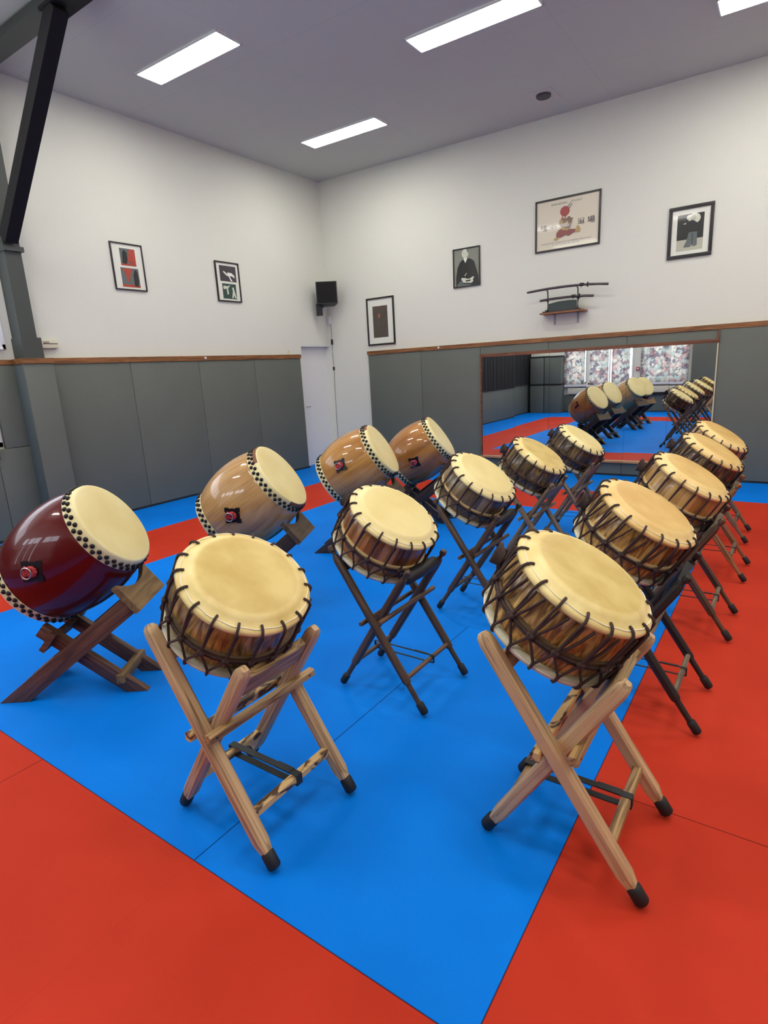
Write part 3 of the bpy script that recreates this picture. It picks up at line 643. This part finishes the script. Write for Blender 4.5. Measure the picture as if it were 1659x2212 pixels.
# ---------------------------------------------------------------- rope-tensioned drums on tall X stands
NR = 18
def okedo_meshes():
    d = {}
    L = .225
    d['body'] = MB().lathe([(.196, .012), (.203, .03), (.208, .07), (.210, .11), (.208, .155), (.203, .19), (.196, .212)], 88).mesh('body', 60)
    d['head'] = MB().lathe([(0, .2555), (.10, .2560), (.168, .2552), (.178, .2525), (.188, .2445), (.200, .2355), (.212, .2310), (.220, .2270), (.2235, .2190), (.221, .2110), (.214, .2060), (.205, .2050), (.198, .207)], 96).mesh('head', 50)
    d['back_head'] = MB().lathe([(.198, .018), (.205, .020), (.214, .019), (.221, .014), (.2235, .006), (.220, -.002), (.212, -.006), (.200, -.010), (.190, -.018), (.172, -.025), (.1, -.026), (0, -.0255)], 96).mesh('back_head', 50)
    d['lacing'] = MB().ring(.2095, .0016, .2335, 180, 5, .0018, NR).mesh('lacing', 60)
    d['back_lacing'] = MB().ring(.2225, .0016, .010, 120, 5, .0006, NR).mesh('back_lacing', 60)
    d['hoop'] = MB().lathe([(.209, .078), (.217, .080), (.219, .090), (.217, .100), (.209, .102)], 88).mesh('hoop', 50)
    ZG, RG = .088, .2255
    for dbl in (0, 1):
        rp = MB(); r = .0045
        def P(a, R, z): return Vector((R*cos(a), R*sin(a), z))
        for k in range(NR):
            a = 2*pi*(k+.5)/NR; s = 2*pi/NR; ls = .14 if dbl else .0
            rp.tube([P(a, .198, .2385), P(a, .206, .2385), P(a, .2185, .2345), P(a, .228, .224), P(a-ls*s*.3, .229, .205), P(a-ls*s, RG+.003, ZG)], r, 7, upv=(cos(a+1.57), sin(a+1.57), 0))
            rp.tube([P(a+.035, .224, .207), P(a+.02, .2265, .18), P(a-ls*s, RG+.004, ZG)], r, 6, upv=(cos(a+1.57), sin(a+1.57), 0))
            if dbl: rp.tube([P(a+s*.5, .2235, .208), P(a+s*.3, .226, .16), P(a-ls*s+.02, RG+.002, ZG)], r, 6, upv=(cos(a+1.57), sin(a+1.57), 0))
            for q in (-.5, .5):
                b = a+q*s
                rp.tube([P(a-ls*s, RG+.003, ZG), P(b-.02*q, .2275, .025), P(b, .2295, .008), P(b, .224, -.003), P(b, .2140, -.008)], r, 6, upv=(cos(a+1.57), sin(a+1.57), 0))
            for t in (-.012, 0, .012): rp.ball(P(a-ls*s+t*1.6, RG+.004, ZG+abs(t)*.4), .0092, 8, 6)
        d['rope%d' % dbl] = rp.mesh('tension_rope', 60)
    g = MB(); g.ring(.2215, .0045, ZG, 96, 8, .001, 40); g.ring(.2205, .0040, ZG-.009, 96, 8, .001, 46); d['girdle'] = g.mesh('girdle_rope', 60)
    c = MB()   # coiled rope end tied at the high side
    for i in range(5):
        pts = []
        for j in range(17):
            a = 2*pi*j/16; rr = .019+.003*i; pts.append((-(.238+.006*i)+.0-.010*cos(a)*.4, rr*cos(a)*.9+.004*i-.008, .125+rr*sin(a)*1.15))
        c.tube(pts, .0055, 6, upv=(1, 0, 0))
    c.tube([(-.232, -.01, .10), (-.250, .0, .125), (-.236, .012, .15)], .009, 7); d['coil'] = c.mesh('rope_coil', 60)
    return d
OK = okedo_meshes()

def leg_section(s, ch=.28):
    h = s/2; c = s*ch
    return [(-h, -h+c), (-h+c, -h), (h-c, -h), (h, -h+c), (h, h-c), (h-c, h), (-h+c, h), (-h, h-c)]
def leg_frame(p0, t):
    p0, t = Vector(p0), Vector(t).normalized(); y = Vector((0, 1, 0)); x = y.cross(t).normalized()
    m = Matrix((x, y, t)).transposed().to_4x4(); m.translation = p0; return m
def to_local(mb, p0, t):
    inv = leg_frame(p0, t).inverted(); mb.v = [tuple(inv @ Vector(v)) for v in mb.v]; return mb
def stand_meshes(style):
    """style 0: natural square legs; 1: dark turned legs"""
    d = {}
    def leg(p0, p1):
        p0, p1 = Vector(p0), Vector(p1); t = (p1-p0).normalized(); L = (p1-p0).length; a = p0+t*.045; m = MB()
        if style == 0:
            m.sweep([a, a+t*.001, a+t*.05, p1-t*.035, p1-t*.012, p1], leg_section(.046, .17), (0, 1, 0), [.60, .64, 1, 1, .86, .5])
        else:
            m.sweep([a, a+t*.11, a+t*.112, a+t*.125, p1-t*.08, p1-t*.07, p1-t*.05], leg_section(.037), (0, 1, 0), [.62, .66, .9, 1, 1, .9, .7])
            m.tube([p1-t*.05, p1-t*.035, p1-t*.03, p1-t*.018, p1-t*.006, p1], .015, 12, [.62, .62, 1, 1.12, .95, .4], (0, 1, 0))
        return to_local(m, p0, t).mesh('leg', 30)
    def foot(p0, p1):
        p0, p1 = Vector(p0), Vector(p1); t = (p1-p0).normalized(); b = p0+Vector((0, 0, .004))
        return to_local(MB().tube([b, b+t*.006, b+t*.05, b+t*.056], .0225 if style == 0 else .0185, 14, [.8, 1, 1.0, .82], (0, 1, 0)), p0, t).mesh('rubber_foot', 40)
    H = [((.25, s*.2, .012), (-.238, s*.2, .742)) for s in (-1, 1)]; Lw = [((-.25, s*.162, .012), (.172, s*.162, .672)) for s in (-1, 1)]
    d['legs'] = [(leg(*q), foot(*q), leg_frame(q[0], Vector(q[1])-Vector(q[0]))) for q in H+Lw]
    bar = .024 if style == 0 else .021
    def rod(p, q, r=bar, sq=style == 0):
        return MB().sweep([p, q], leg_section(r*1.25, .15), (0, 0, 1)) if sq else MB().tube([p, Vector(p)+(Vector(q)-Vector(p))*.02, Vector(p)+(Vector(q)-Vector(p))*.98, q], r*.55, 12, [.8, 1, 1, .8])
    d['bars'] = [rod((.056, -.245, .432), (.056, .245, .432)).mesh('cross_bar'), rod((-.058, -.235, .398), (-.058, .235, .398)).mesh('cross_bar')]
    d['rungs'] = [rod((.152, -.196, .160), (.152, .196, .160)).mesh('rung'), rod((-.163, -.158, .150), (-.163, .158, .150)).mesh('rung')]
    tl = Vector((.422, 0, .66)).normalized(); nn = Vector((tl.z, 0, -tl.x)); c0 = Vector((.118, 0, .588))+nn*-.004
    if style == 0:
        pts = [(-.144, 0), (.144, 0)]
        m = MB()
        sec = [(-.016, -.05), (.016, -.05), (.016, .05), (-.016, .05)]
        m.sweep([c0+Vector((0, y, 0))+tl*(.0 if abs(y) > .1 else -.012) for y in (-.141, -.09, 0, .09, .141)], [(a, b) for a, b in sec], tl)
        d['rest'] = m.mesh('rest_board', bevel=.003)
    else:
        m = MB(); m.tube([c0+tl*.03+Vector((0, y, 0)) for y in (-.141, -.125, 0, .125, .141)], .030, 14, [.55, 1, 1.1, 1, .55]); d['rest'] = m.mesh('rest_pad', 50)
    m = MB(); m.sweep([(-.176, -.178, .648), (-.176, .178, .648)], [(-.014, -.026), (.014, -.026), (.014, .026), (-.014, .026)], (-.55, 0, .83)); d['back_rest'] = m.mesh('back_board', bevel=.003)
    return d
ST = [stand_meshes(0), stand_meshes(1)]
SCREWS = [MB().tube([(.056, y, .432), (.0725, y, .432)], .0036, 8, None, (0, 0, 1)).mesh('screw') for y in (-.218, .218)]
def strap_mesh(w, th, y):
    m = MB(); sx = (.152+.015, -.163-.015)
    m.box(sx[1], y-w/2, .176-th/2, sx[0], y+w/2, .176+th/2); m.box(sx[1], y-w/2, .138-th/2, sx[0], y+w/2, .138+th/2)
    for x in sx: m.box(x-th, y-w/2, .138, x+th, y+w/2, .176)
    m.box(.06, y-w/2-.001, .176, .135, y+w/2+.001, .176+th*1.6)
    return m.mesh('strap')
STR = [strap_mesh(.026, .003, .02), strap_mesh(.010, .0025, .03)]

light_w = woodmat('natural_stand_wood', C255(126, 96, 64), C255(200, 166, 122), (55, 55, 1.6), .55, contrast=(.3, .52))
light_b = woodmat('natural_bar_wood', C255(104, 74, 40), C255(186, 150, 98), (50, 50, 3), .5, axis='Y', contrast=(.36, .6))
burnt = woodmat('scorched_rung_wood', C255(74, 48, 26), C255(206, 170, 112), (26, 26, 9), .5, axis='Y', contrast=(.46, .54))
dark_w = woodmat('walnut_stand_wood', C255(44, 31, 22), C255(96, 69, 46), (50, 50, 2.5), .5, contrast=(.3, .7))
dark_b = woodmat('walnut_bar_wood', C255(60, 42, 28), C255(112, 80, 54), (50, 50, 3), .45, axis='Y')
black_w = woodmat('black_stand_wood', C255(20, 15, 12), C255(42, 32, 25), (50, 50, 2.5), .6)
grey_w = woodmat('weathered_stand_wood', C255(74, 60, 46), C255(136, 112, 88), (50, 50, 2.5), .6, contrast=(.3, .65))
rung_g = woodmat('greyed_rung_wood', C255(86, 72, 56), C255(140, 120, 94), (50, 50, 3), .6, axis='Y')
amber_w = woodmat('amber_stand_wood', C255(96, 62, 34), C255(166, 118, 72), (50, 50, 2.5), .5)
m_pad_black = plain('black_leather_pad', C255(26, 26, 28), .5)
m_skin = skin_mat('drum_skin_cream', C255(240, 218, 150), C255(220, 192, 118), .170, (.76, .71, .54, 1))
m_skin_p = skin_mat('drum_skin_pale', C255(240, 224, 164), C255(232, 212, 146), .170, (.88, .85, .74, 1), 5)
m_skin_w = skin_mat('drum_skin_warm', C255(240, 210, 140), C255(222, 182, 108), .170, (.84, .76, .60, 1), 6)
m_backskin = plain('back_skin', C255(208, 200, 168), .5)
c_ = C255
olive = stave_mat('olive_flame_staves', (c_(44, 28, 12), c_(122, 92, 36), c_(176, 140, 64), c_(212, 176, 92)), 9, .8, .3, rough=.4)
amber = stave_mat('amber_flame_staves', (c_(46, 24, 12), c_(134, 92, 38), c_(196, 152, 76), c_(228, 192, 116)), 9, .85, .35, rough=.4)
orange = stave_mat('orange_brown_staves', (c_(92, 52, 24), c_(140, 86, 40), c_(170, 112, 56), c_(194, 138, 78)), 18, .35, .6, stave=.5)
drab = stave_mat('drab_brown_staves', (c_(70, 56, 36), c_(112, 92, 62), c_(146, 124, 88), c_(170, 148, 108)), 18, .35, .5, stave=.5)
brown = stave_mat('dark_brown_staves', (c_(26, 18, 8), c_(76, 56, 26), c_(118, 92, 46), c_(164, 136, 76)), 12, .8, .6)
brown2 = stave_mat('darker_brown_staves', (c_(20, 14, 8), c_(58, 42, 22), c_(98, 76, 42), c_(150, 122, 72)), 12, .8, .6)
honey = stave_mat('honey_staves', (c_(128, 90, 40), c_(172, 128, 66), c_(196, 154, 86), c_(216, 178, 108)), 18, .3, .5, stave=.45)
walnut = stave_mat('walnut_staves', (c_(26, 18, 12), c_(70, 50, 30), c_(112, 86, 54), c_(164, 134, 88)), 12, .9, .7)
m_hoop = plain('pale_hoop_wood', c_(206, 180, 128), .5); m_hoop_d = plain('dark_hoop_wood', c_(92, 70, 44), .5)

A_lab = ['front', 'second', 'third', 'fourth', 'rearmost']
drums = [ # name, head centre, tilt, azimuth, wood, skin, hoop?, double rope?, coil?, label, stand centre, style, leg, bar, rung, strap, stand label
 ('A', (5.169, -6.79, .881), 34.2, -3.4, olive, m_skin, m_hoop_d, 0, 0, 'low rope-laced drum with mottled cream head, nearest the red floor on the left', (5.130, -6.785), 0, light_w, light_b, burnt, 0, 'pale natural wood X-stand under the nearest left rope-laced drum'),
 ('A', (5.122, -5.83, .867), 33.9, -1.5, orange, m_skin_p, m_hoop, 0, 1, 'rope-laced drum with orange-brown staves and pale head, second of the middle row', (5.115, -5.825), 1, dark_w, dark_b, dark_b, 1, 'dark walnut X-stand under the orange-brown staved drum'),
 ('A', (5.092, -4.80, .866), 36.5, -2.0, drab, m_skin_p, m_hoop, 0, 0, 'rope-laced drum with drab grey-brown staves, third of the middle row', (5.085, -4.79), 1, dark_w, dark_b, dark_b, 1, 'dark walnut X-stand under the drab grey-brown drum'),
 ('A', (5.090, -3.82, .850), 34.0, 0.0, brown, m_skin, m_hoop_d, 0, 1, 'dark glossy rope-laced drum, fourth of the middle row, in front of the mirror', (5.07, -3.81), 1, grey_w, rung_g, rung_g, 1, 'weathered grey-brown X-stand under the fourth drum of the middle row'),
 ('A', (5.125, -2.88, .848), 34.0, 1.0, brown2, m_skin_p, m_hoop_d, 0, 1, 'darkest rope-laced drum of the middle row, closest to the mirror', (5.10, -2.87), 1, grey_w, rung_g, rung_g, 1, 'weathered X-stand under the rearmost drum of the middle row, by the mirror'),  # paler skin: the window's reflection on this head is put into its colour
 ('B', (6.129, -6.32, .887), 32.0, -0.8, amber, m_skin, m_hoop_d, 1, 1, 'largest-looking rope-laced drum with flamed amber staves, nearest on the right', (6.122, -6.32), 0, light_w, light_b, light_b, 0, 'pale natural wood X-stand nearest on the right, one foot on red matting'),
 ('B', (6.131, -5.39, .879), 32.1, -5.0, amber, m_skin_w, m_hoop, 1, 1, 'rope-laced drum with a blotchy warm head, directly behind the nearest right drum', (6.15, -5.39), 1, black_w, rung_g, rung_g, 1, 'black wooden X-stand, second of the right row'),
 ('B', (6.175, -4.42, .862), 31.8, -4.0, honey, m_skin_w, m_hoop, 0, 1, 'rope-laced drum with plain honey-yellow staves, third of the right row', (6.185, -4.42), 1, dark_w, rung_g, rung_g, 1, 'brown X-stand under the honey-yellow drum of the right row'),
 ('B', (6.180, -3.43, .860), 32.5, -4.0, walnut, m_skin_w, m_hoop_d, 1, 1, 'very dark glossy rope-laced drum, fourth of the right row', (6.195, -3.43), 1, amber_w, rung_g, rung_g, 1, 'amber-brown X-stand, fourth of the right row'),
 ('B', (6.150, -2.48, .850), 32.5, -7.0, honey, m_skin_w, m_hoop, 0, 0, 'rearmost rope-laced drum of the right row, only its warm tan head showing', (6.15, -2.48), 1, grey_w, rung_g, rung_g, 1, 'greyed X-stand at the far end of the right row'),
]
def axis_matrix(c, tilt, az, back):
    t, a = radians(tilt), radians(az)
    n = Vector((sin(t)*cos(a), sin(t)*sin(a), cos(t))); lx = Vector((cos(t)*cos(a), cos(t)*sin(a), -sin(t))); ly = n.cross(lx)
    m = Matrix((lx, ly, n)).transposed().to_4x4(); m.translation = Vector(c)-n*back; return m
for (grp, c, tl, az, wood, skin, hoop, dbl, coil, lab, sc_, style, lw, bw, rw, st, slab) in drums:
    Mx = axis_matrix(c, tl, az, .225) @ Matrix.Rotation(random.choice([0, 1, 2])*2*pi/NR*.33, 4, 'Z')
    r = thing('rope_drum', lab, 'drum', group='rope-laced drums in two rows', mat=Mx)
    ob('body', OK['body'], wood, r); ob('drum_head', OK['head'], skin, r); ob('back_head', OK['back_head'], m_backskin, r)
    ob('lacing', OK['lacing'], m_lace, r); ob('lacing', OK['back_lacing'], m_lace, r)
    ob('hoop', OK['hoop'], hoop, r); ob('tension_rope', OK['rope%d' % dbl], m_rope, r); ob('girdle_rope', OK['girdle'], m_rope, r)
    if coil:
        o = ob('rope_coil', OK['coil'], m_rope, r); o.rotation_euler = (0, 0, radians(8))
    s = thing('drum_stand', slab, 'drum stand', (sc_[0], sc_[1], 0), 0, 'X-shaped wooden stands of the rope-laced drums')
    S = ST[style]
    for k, (lg, ft, fr) in enumerate(S['legs']):
        p = ob('leg', lg, lw, s); p.matrix_local = fr; ob('rubber_foot', ft, m_rubber, p)
    ob('cross_bar', S['bars'][0], bw, s); ob('cross_bar', S['bars'][1], burnt if style == 0 else bw, s)
    for k in S['rungs']: ob('rung', k, rw if style else (burnt if grp == 'A' else light_b), s)
    if st == 0 or lw is not dark_w or grp == 'B': ob('rest_board', ST[0]['rest'], bw if style == 0 or lw is not black_w else black_w, s)
    else: ob('rest_pad', S['rest'], m_pad_black, s)
    if style == 0:
        for sc in SCREWS: ob('screw', sc, m_tack, s)
    ob('back_board', S['back_rest'], bw, s)
    ob('strap', STR[0 if style == 0 else 1], m_strap, s)

# ---------------------------------------------------------------- barrel drums on low stands
BL = .56
def barrel_meshes():
    d = {}; prof = []
    prof = [(.22, .02), (.226, .05)]
    for i in range(25):
        t = i/24; z = .062+(BL-.124)*t; prof.append((.2428+.0415*(1-(2*t-1)**2)**.95, z))
    prof += [(.226, BL-.05), (.22, BL-.02)]
    d['body'] = MB().lathe(prof, 96).mesh('body', 60)
    zf = BL
    d['head'] = MB().lathe([(0, zf), (.12, zf), (.222, zf-.0005), (.229, zf-.003), (.2335, zf-.008), (.2385, zf-.03), (.2435, zf-.058), (.245, zf-.066), (.2445, zf-.0675), (.242, zf-.067)], 96).mesh('head', 50)
    d['back'] = MB().lathe([(.242, .067), (.2445, .0675), (.245, .066), (.2435, .058), (.2385, .03), (.2335, .008), (.229, .003), (.222, .0005), (0, 0)], 96).mesh('back_head', 50)
    t = MB(); t.lathe([(.0118, 0), (.0114, .004), (.0085, .0085), (.004, .0108), (0, .0114)], 12); d['tack'] = t.mesh('tack', 60)
    return d
BM = barrel_meshes()
def barrel_mat(name, cols, n, coat=.8, streak=1.0):
    """a hollowed trunk: soft streaks running from head to head, no joints"""
    m = NT(name); tc = m.new('ShaderNodeTexCoord'); sp = m.new('ShaderNodeSeparateXYZ'); m.link(tc.outputs['Object'], sp.inputs[0])
    ang = m.math('ARCTAN2', sp.outputs['Y'], sp.outputs['X']); oi = m.new('ShaderNodeObjectInfo'); outs = []
    for fa, fz in ((1.3, 1.0), (9.0, 1.6)):
        cx = m.new('ShaderNodeCombineXYZ'); m.link(m.math('MULTIPLY', ang, fa), cx.inputs[0]); m.link(m.math('MULTIPLY', sp.outputs['Z'], fz), cx.inputs[1]); m.link(m.math('MULTIPLY', oi.outputs['Random'], 50.0), cx.inputs[2])
        no = m.new('ShaderNodeTexNoise', i_Scale=1.6, i_Detail=5.0, i_Distortion=.7); m.link(cx.outputs[0], no.inputs['Vector']); outs.append(no.outputs[0])
    f = m.math('ADD', m.math('MULTIPLY', outs[0], .65), m.math('MULTIPLY', outs[1], .35))
    m.link(m.ramp(f, [(.28, cols[0]), (.43, cols[1]), (.56, cols[2]), (.72, cols[3])]), m.b.inputs['Base Color'])
    m.b.inputs['Roughness'].default_value = .35; m.b.inputs['Coat Weight'].default_value = coat; m.b.inputs['Coat Roughness'].default_value = .03; m.b.inputs['Specular IOR Level'].default_value = .25
    return m.m
red_l = NT('dark_red_lacquer'); red_l.b.inputs['Base Color'].default_value = c_(84, 7, 9); red_l.b.inputs['Roughness'].default_value = .3
red_l.b.inputs['Coat Weight'].default_value = .5; red_l.b.inputs['Coat Roughness'].default_value = .02; red_l.b.inputs['Specular IOR Level'].default_value = .15; red_l = red_l.m
pale_oak = barrel_mat('pale_oak_barrel', (c_(130, 92, 48), c_(172, 130, 78), c_(194, 152, 98), c_(208, 170, 116)), 14, streak=.8)
gold_oak = barrel_mat('golden_barrel', (c_(118, 76, 30), c_(160, 108, 48), c_(184, 132, 66), c_(200, 152, 84)), 16, streak=.9)
gold_oak2 = barrel_mat('deep_golden_barrel', (c_(110, 66, 26), c_(150, 96, 42), c_(172, 118, 58), c_(190, 138, 74)), 16, streak=.9)
m_bskin = skin_mat('barrel_skin', c_(236, 224, 172), c_(226, 210, 150), .222, (.92, .88, .78, 1), 4)
m_hide = plain('brown_hide_patch', c_(122, 74, 46), .6, noise=.15, nscale=30)
m_stand_d = woodmat('dark_low_stand_wood', c_(34, 26, 24), c_(66, 48, 38), (30, 30, 3), .5, axis='X')
m_stand_b = woodmat('brown_low_stand_wood', c_(62, 40, 28), c_(116, 78, 54), (40, 40, 3), .5, axis='X')
m_ply = woodmat('brown_cradle_board', c_(96, 74, 44), c_(140, 110, 68), (30, 30, 3), .6, axis='Y')
m_ply_d = woodmat('dark_cradle_board', c_(58, 46, 34), c_(92, 72, 48), (30, 30, 3), .6, axis='Y')
barrels = [((3.85, -6.46, .855), 56.7, 34.2, red_l, 'glossy dark red barrel drum with studded cream head, cut by the left edge', 'brown low X-stand under the dark red barrel drum', m_stand_b, m_ply, [], -96),
 ((3.92, -5.33, .900), 54.5, 25.0, pale_oak, 'pale honey barrel drum with brown hide patches on its rim, second in the back row', 'dark low X-stand under the pale honey barrel drum', m_stand_d, m_ply_d, [(-178, -128), (-42, 2)], -86),
 ((3.78, -3.97, .880), 59.1, 21.3, gold_oak, 'golden-brown barrel drum in front of the white door', 'dark low X-stand under the golden barrel drum before the door', m_stand_d, m_ply_d, [(-178, -150), (-20, 6)], -105),
 ((3.77, -2.94, .860), 55.5, 20.5, gold_oak2, 'deep golden barrel drum furthest back, partly behind its neighbour', 'dark low X-stand under the furthest barrel drum', m_stand_d, m_ply_d, [(-180, -156)], -80)]
NTK = 36; TURN = (-33, -36, -12, -20)
def plate_part(parent, ang, z, turn=0):
    """iron ring plate with red cloth and ring on the flank"""
    a = radians(ang); R = .2845
    base = Matrix.Rotation(a, 4, 'Z') @ Matrix.Translation((R, 0, z)) @ Matrix.Rotation(radians(90), 4, 'Y') @ Matrix.Rotation(radians(90+turn), 4, 'Z')
    # local: z outward from the drum
    s = .049; pts = [(-s, -s), (-.5*s, -s), (-.42*s, -.86*s), (0, -.93*s), (.42*s, -.86*s), (.5*s, -s), (s, -s)]
    out = []
    for k in range(4):
        c, sn = [(1, 0), (0, 1), (-1, 0), (0, -1)][k]
        out += [(c*x-sn*y, sn*x+c*y) for x, y in pts[:-1]]
    n = len(out); m = MB(); m.add([(x, y, -.012) for x, y in out]+[(x, y, .002) for x, y in out], [tuple(range(n))[::-1], tuple(range(n, 2*n))]+[(i, (i+1) % n, (i+1) % n+n, i+n) for i in range(n)])
    for x in (-.03, 0, .03):
        for y in (-.03, .03): m.ball((x, y, .002), .0035, 6, 4)
    p = ob('ring_plate', m, m_iron, parent); p.matrix_local = base
    t = MB(); 
    for j in range(9):
        q = 2*pi*j/9; t.ball((.017*cos(q), .017*sin(q), .010), .0125, 8, 6, (1, 1, .8))
    for x, y, r_ in ((.016, -.030, .013), (.026, -.040, .010), (-.016, -.026, .011), (.006, -.034, .012), (-.010, .004, .010)): t.ball((x, y, .012), r_, 8, 6, (1.2, .8, .7))
    o = ob('red_cloth', t, m_red_cloth, p)
    g = MB(); g.ring(.026, .0028, 0, 28, 8); g.v = [(x+.004, y-.016, .024+z*1+.1*y) for x, y, z in g.v]; o = ob('iron_ring', g, m_metal, p)
    return p
for bi, (c, tl, az, wood, lab, slab, sw, pw_, patches, pang) in enumerate(barrels):
    Mx = axis_matrix(c, tl, az, BL)
    r = thing('barrel_drum', lab, 'drum', group='barrel drums along the left', mat=Mx)
    ob('body', BM['body'], wood, r); ob('drum_head', BM['head'], m_bskin, r); ob('back_head', BM['back'], m_bskin, r)
    back = MB()
    for k in range(NTK):
        for row in (0, 1):
            a = 2*pi*(k+.5*row)/NTK; dz = (.032, .052)[row]
            for end in (0, 1):
                R = .2385+(dz-.03)*.18+.0002; z = BL-dz if end == 0 else dz
                X = Matrix.Rotation(a, 4, 'Z') @ Matrix.Translation((R, 0, z)) @ Matrix.Rotation(radians(90), 4, 'Y')
                vis = -150 < (math.degrees(a)+180) % 360-180 < -40
                if end == 0 or (row == 0 and vis):
                    t = ob('tack', BM['tack'], m_tack, r); t.matrix_local = X
                else:
                    me = BM['tack']; back.add([X @ v.co for v in me.vertices], [tuple(p.vertices) for p in me.polygons])
    o = ob('rear_tacks', back.mesh('rear_tacks', 60), m_tack, r); o['kind'] = 'stuff'
    for (a0, a1) in patches:
        pm_ = MB(); n = 10; rows = [(.2305, BL-.0032), (.2342, BL-.0080), (.2372, BL-.020), (.2388, BL-.030)]; vs = []
        for i in range(n+1):
            a = radians(a0+(a1-a0)*i/n)
            for R, z in rows: vs.append(((R+.0006)*cos(a), (R+.0006)*sin(a), z))
        k = len(rows); pm_.add(vs, [(i*k+j, (i+1)*k+j, (i+1)*k+j+1, i*k+j+1) for i in range(n) for j in range(k-1)])
        ob('hide_patch', pm_, m_hide, r)
    plate_part(r, pang, BL-.31, TURN[bi]); plate_part(r, pang+180 if bi else pang+188, BL-.31)
    # stand: local x forward under the drum, origin below the head centre
    a = radians(az+1.5); d = Vector((cos(a), sin(a))); n_ = Vector((-d.y, d.x))
    org = Vector((c[0], c[1]))+n_*-.035
    s = thing('low_stand', slab, 'drum stand', (org.x, org.y, 0), a, 'low X-stands of the barrel drums')
    dz = c[2]-.865
    def beam(nm, p0, p1, y, hw=.045, t=.019):
        """plank with level-cut foot, in the plane y, grain along it"""
        p0, p1 = Vector(p0), Vector(p1); u = (p1-p0).normalized(); q = Vector((-u[1], u[0]))
        if u[0] < 0: q = -q
        A, B = [P-u*(P[1]/u[1]) for P in (p0+q*hw, p0-q*hw)]
        loc = lambda P: ((P-p0).dot(u), (P-p0).dot(Vector((-u[1], u[0]))))
        me = MB().poly([loc(P) for P in (A, B, p1-q*hw, p1+q*hw)], -t, 2*t).mesh(nm, bevel=.002)
        o = ob(nm, me, sw, s); o.location = (p0[0], y, p0[1]); o.rotation_euler = (0, -atan2(u[1], u[0]), 0); return o
    for sd in (-1, 1):
        ya = sd*.145
        beam('long_beam', (-.555, .0), (.10, .50+dz), ya)
        beam('short_beam', (.045, .0), (-.385, .365), ya-sd*.040, .036)
    ob('front_rung', MB().box(-.018, -.115, .060, .020, .175, .105, Matrix.Translation((-.022, -.03, 0))).mesh('front_rung', bevel=.003), pw_, s)
    ob('rear_rung', MB().box(-.50, -.126, .06, -.46, .126, .10).mesh('rear_rung', bevel=.003), sw, s)
    u = Vector((.655, 0, .50+dz)).normalized(); q = Vector((-u.z, 0, u.x))
    cr = MB(); pts = [(-.172, -.05), (-.172, .118)]+[(y*.01, .272-sqrt(.272**2-(y*.01)**2)+.062) for y in range(-14, 15, 2)]+[(.172, .118), (.172, -.05)]
    o_ = Vector((.095, 0, .515+dz))
    vs = [o_+Vector((0, y, 0))+u*0.0*0+q*(h-.02)+u*t_ for t_ in (-.016, .016) for y, h in pts]; n = len(pts)
    cr.add(vs, [tuple(range(n))[::-1], tuple(range(n, 2*n))]+[(i, (i+1) % n, (i+1) % n+n, i+n) for i in range(n)])
    ob('cradle_board', cr.mesh('cradle_board'), pw_, s)
    cr2 = MB(); vs = [Vector((-.33, 0, .315))+Vector((0, y, 0))+Vector((.8, 0, .6))*0+Vector((-.76, 0, .65)).normalized()*t_+Vector((.65, 0, .76)).normalized()*(h*.7-.02) for t_ in (-.014, .014) for y, h in pts]
    cr2.add(vs, [tuple(range(n))[::-1], tuple(range(n, 2*n))]+[(i, (i+1) % n, (i+1) % n+n, i+n) for i in range(n)])
    ob('cradle_board', cr2.mesh('cradle_board'), sw, s)
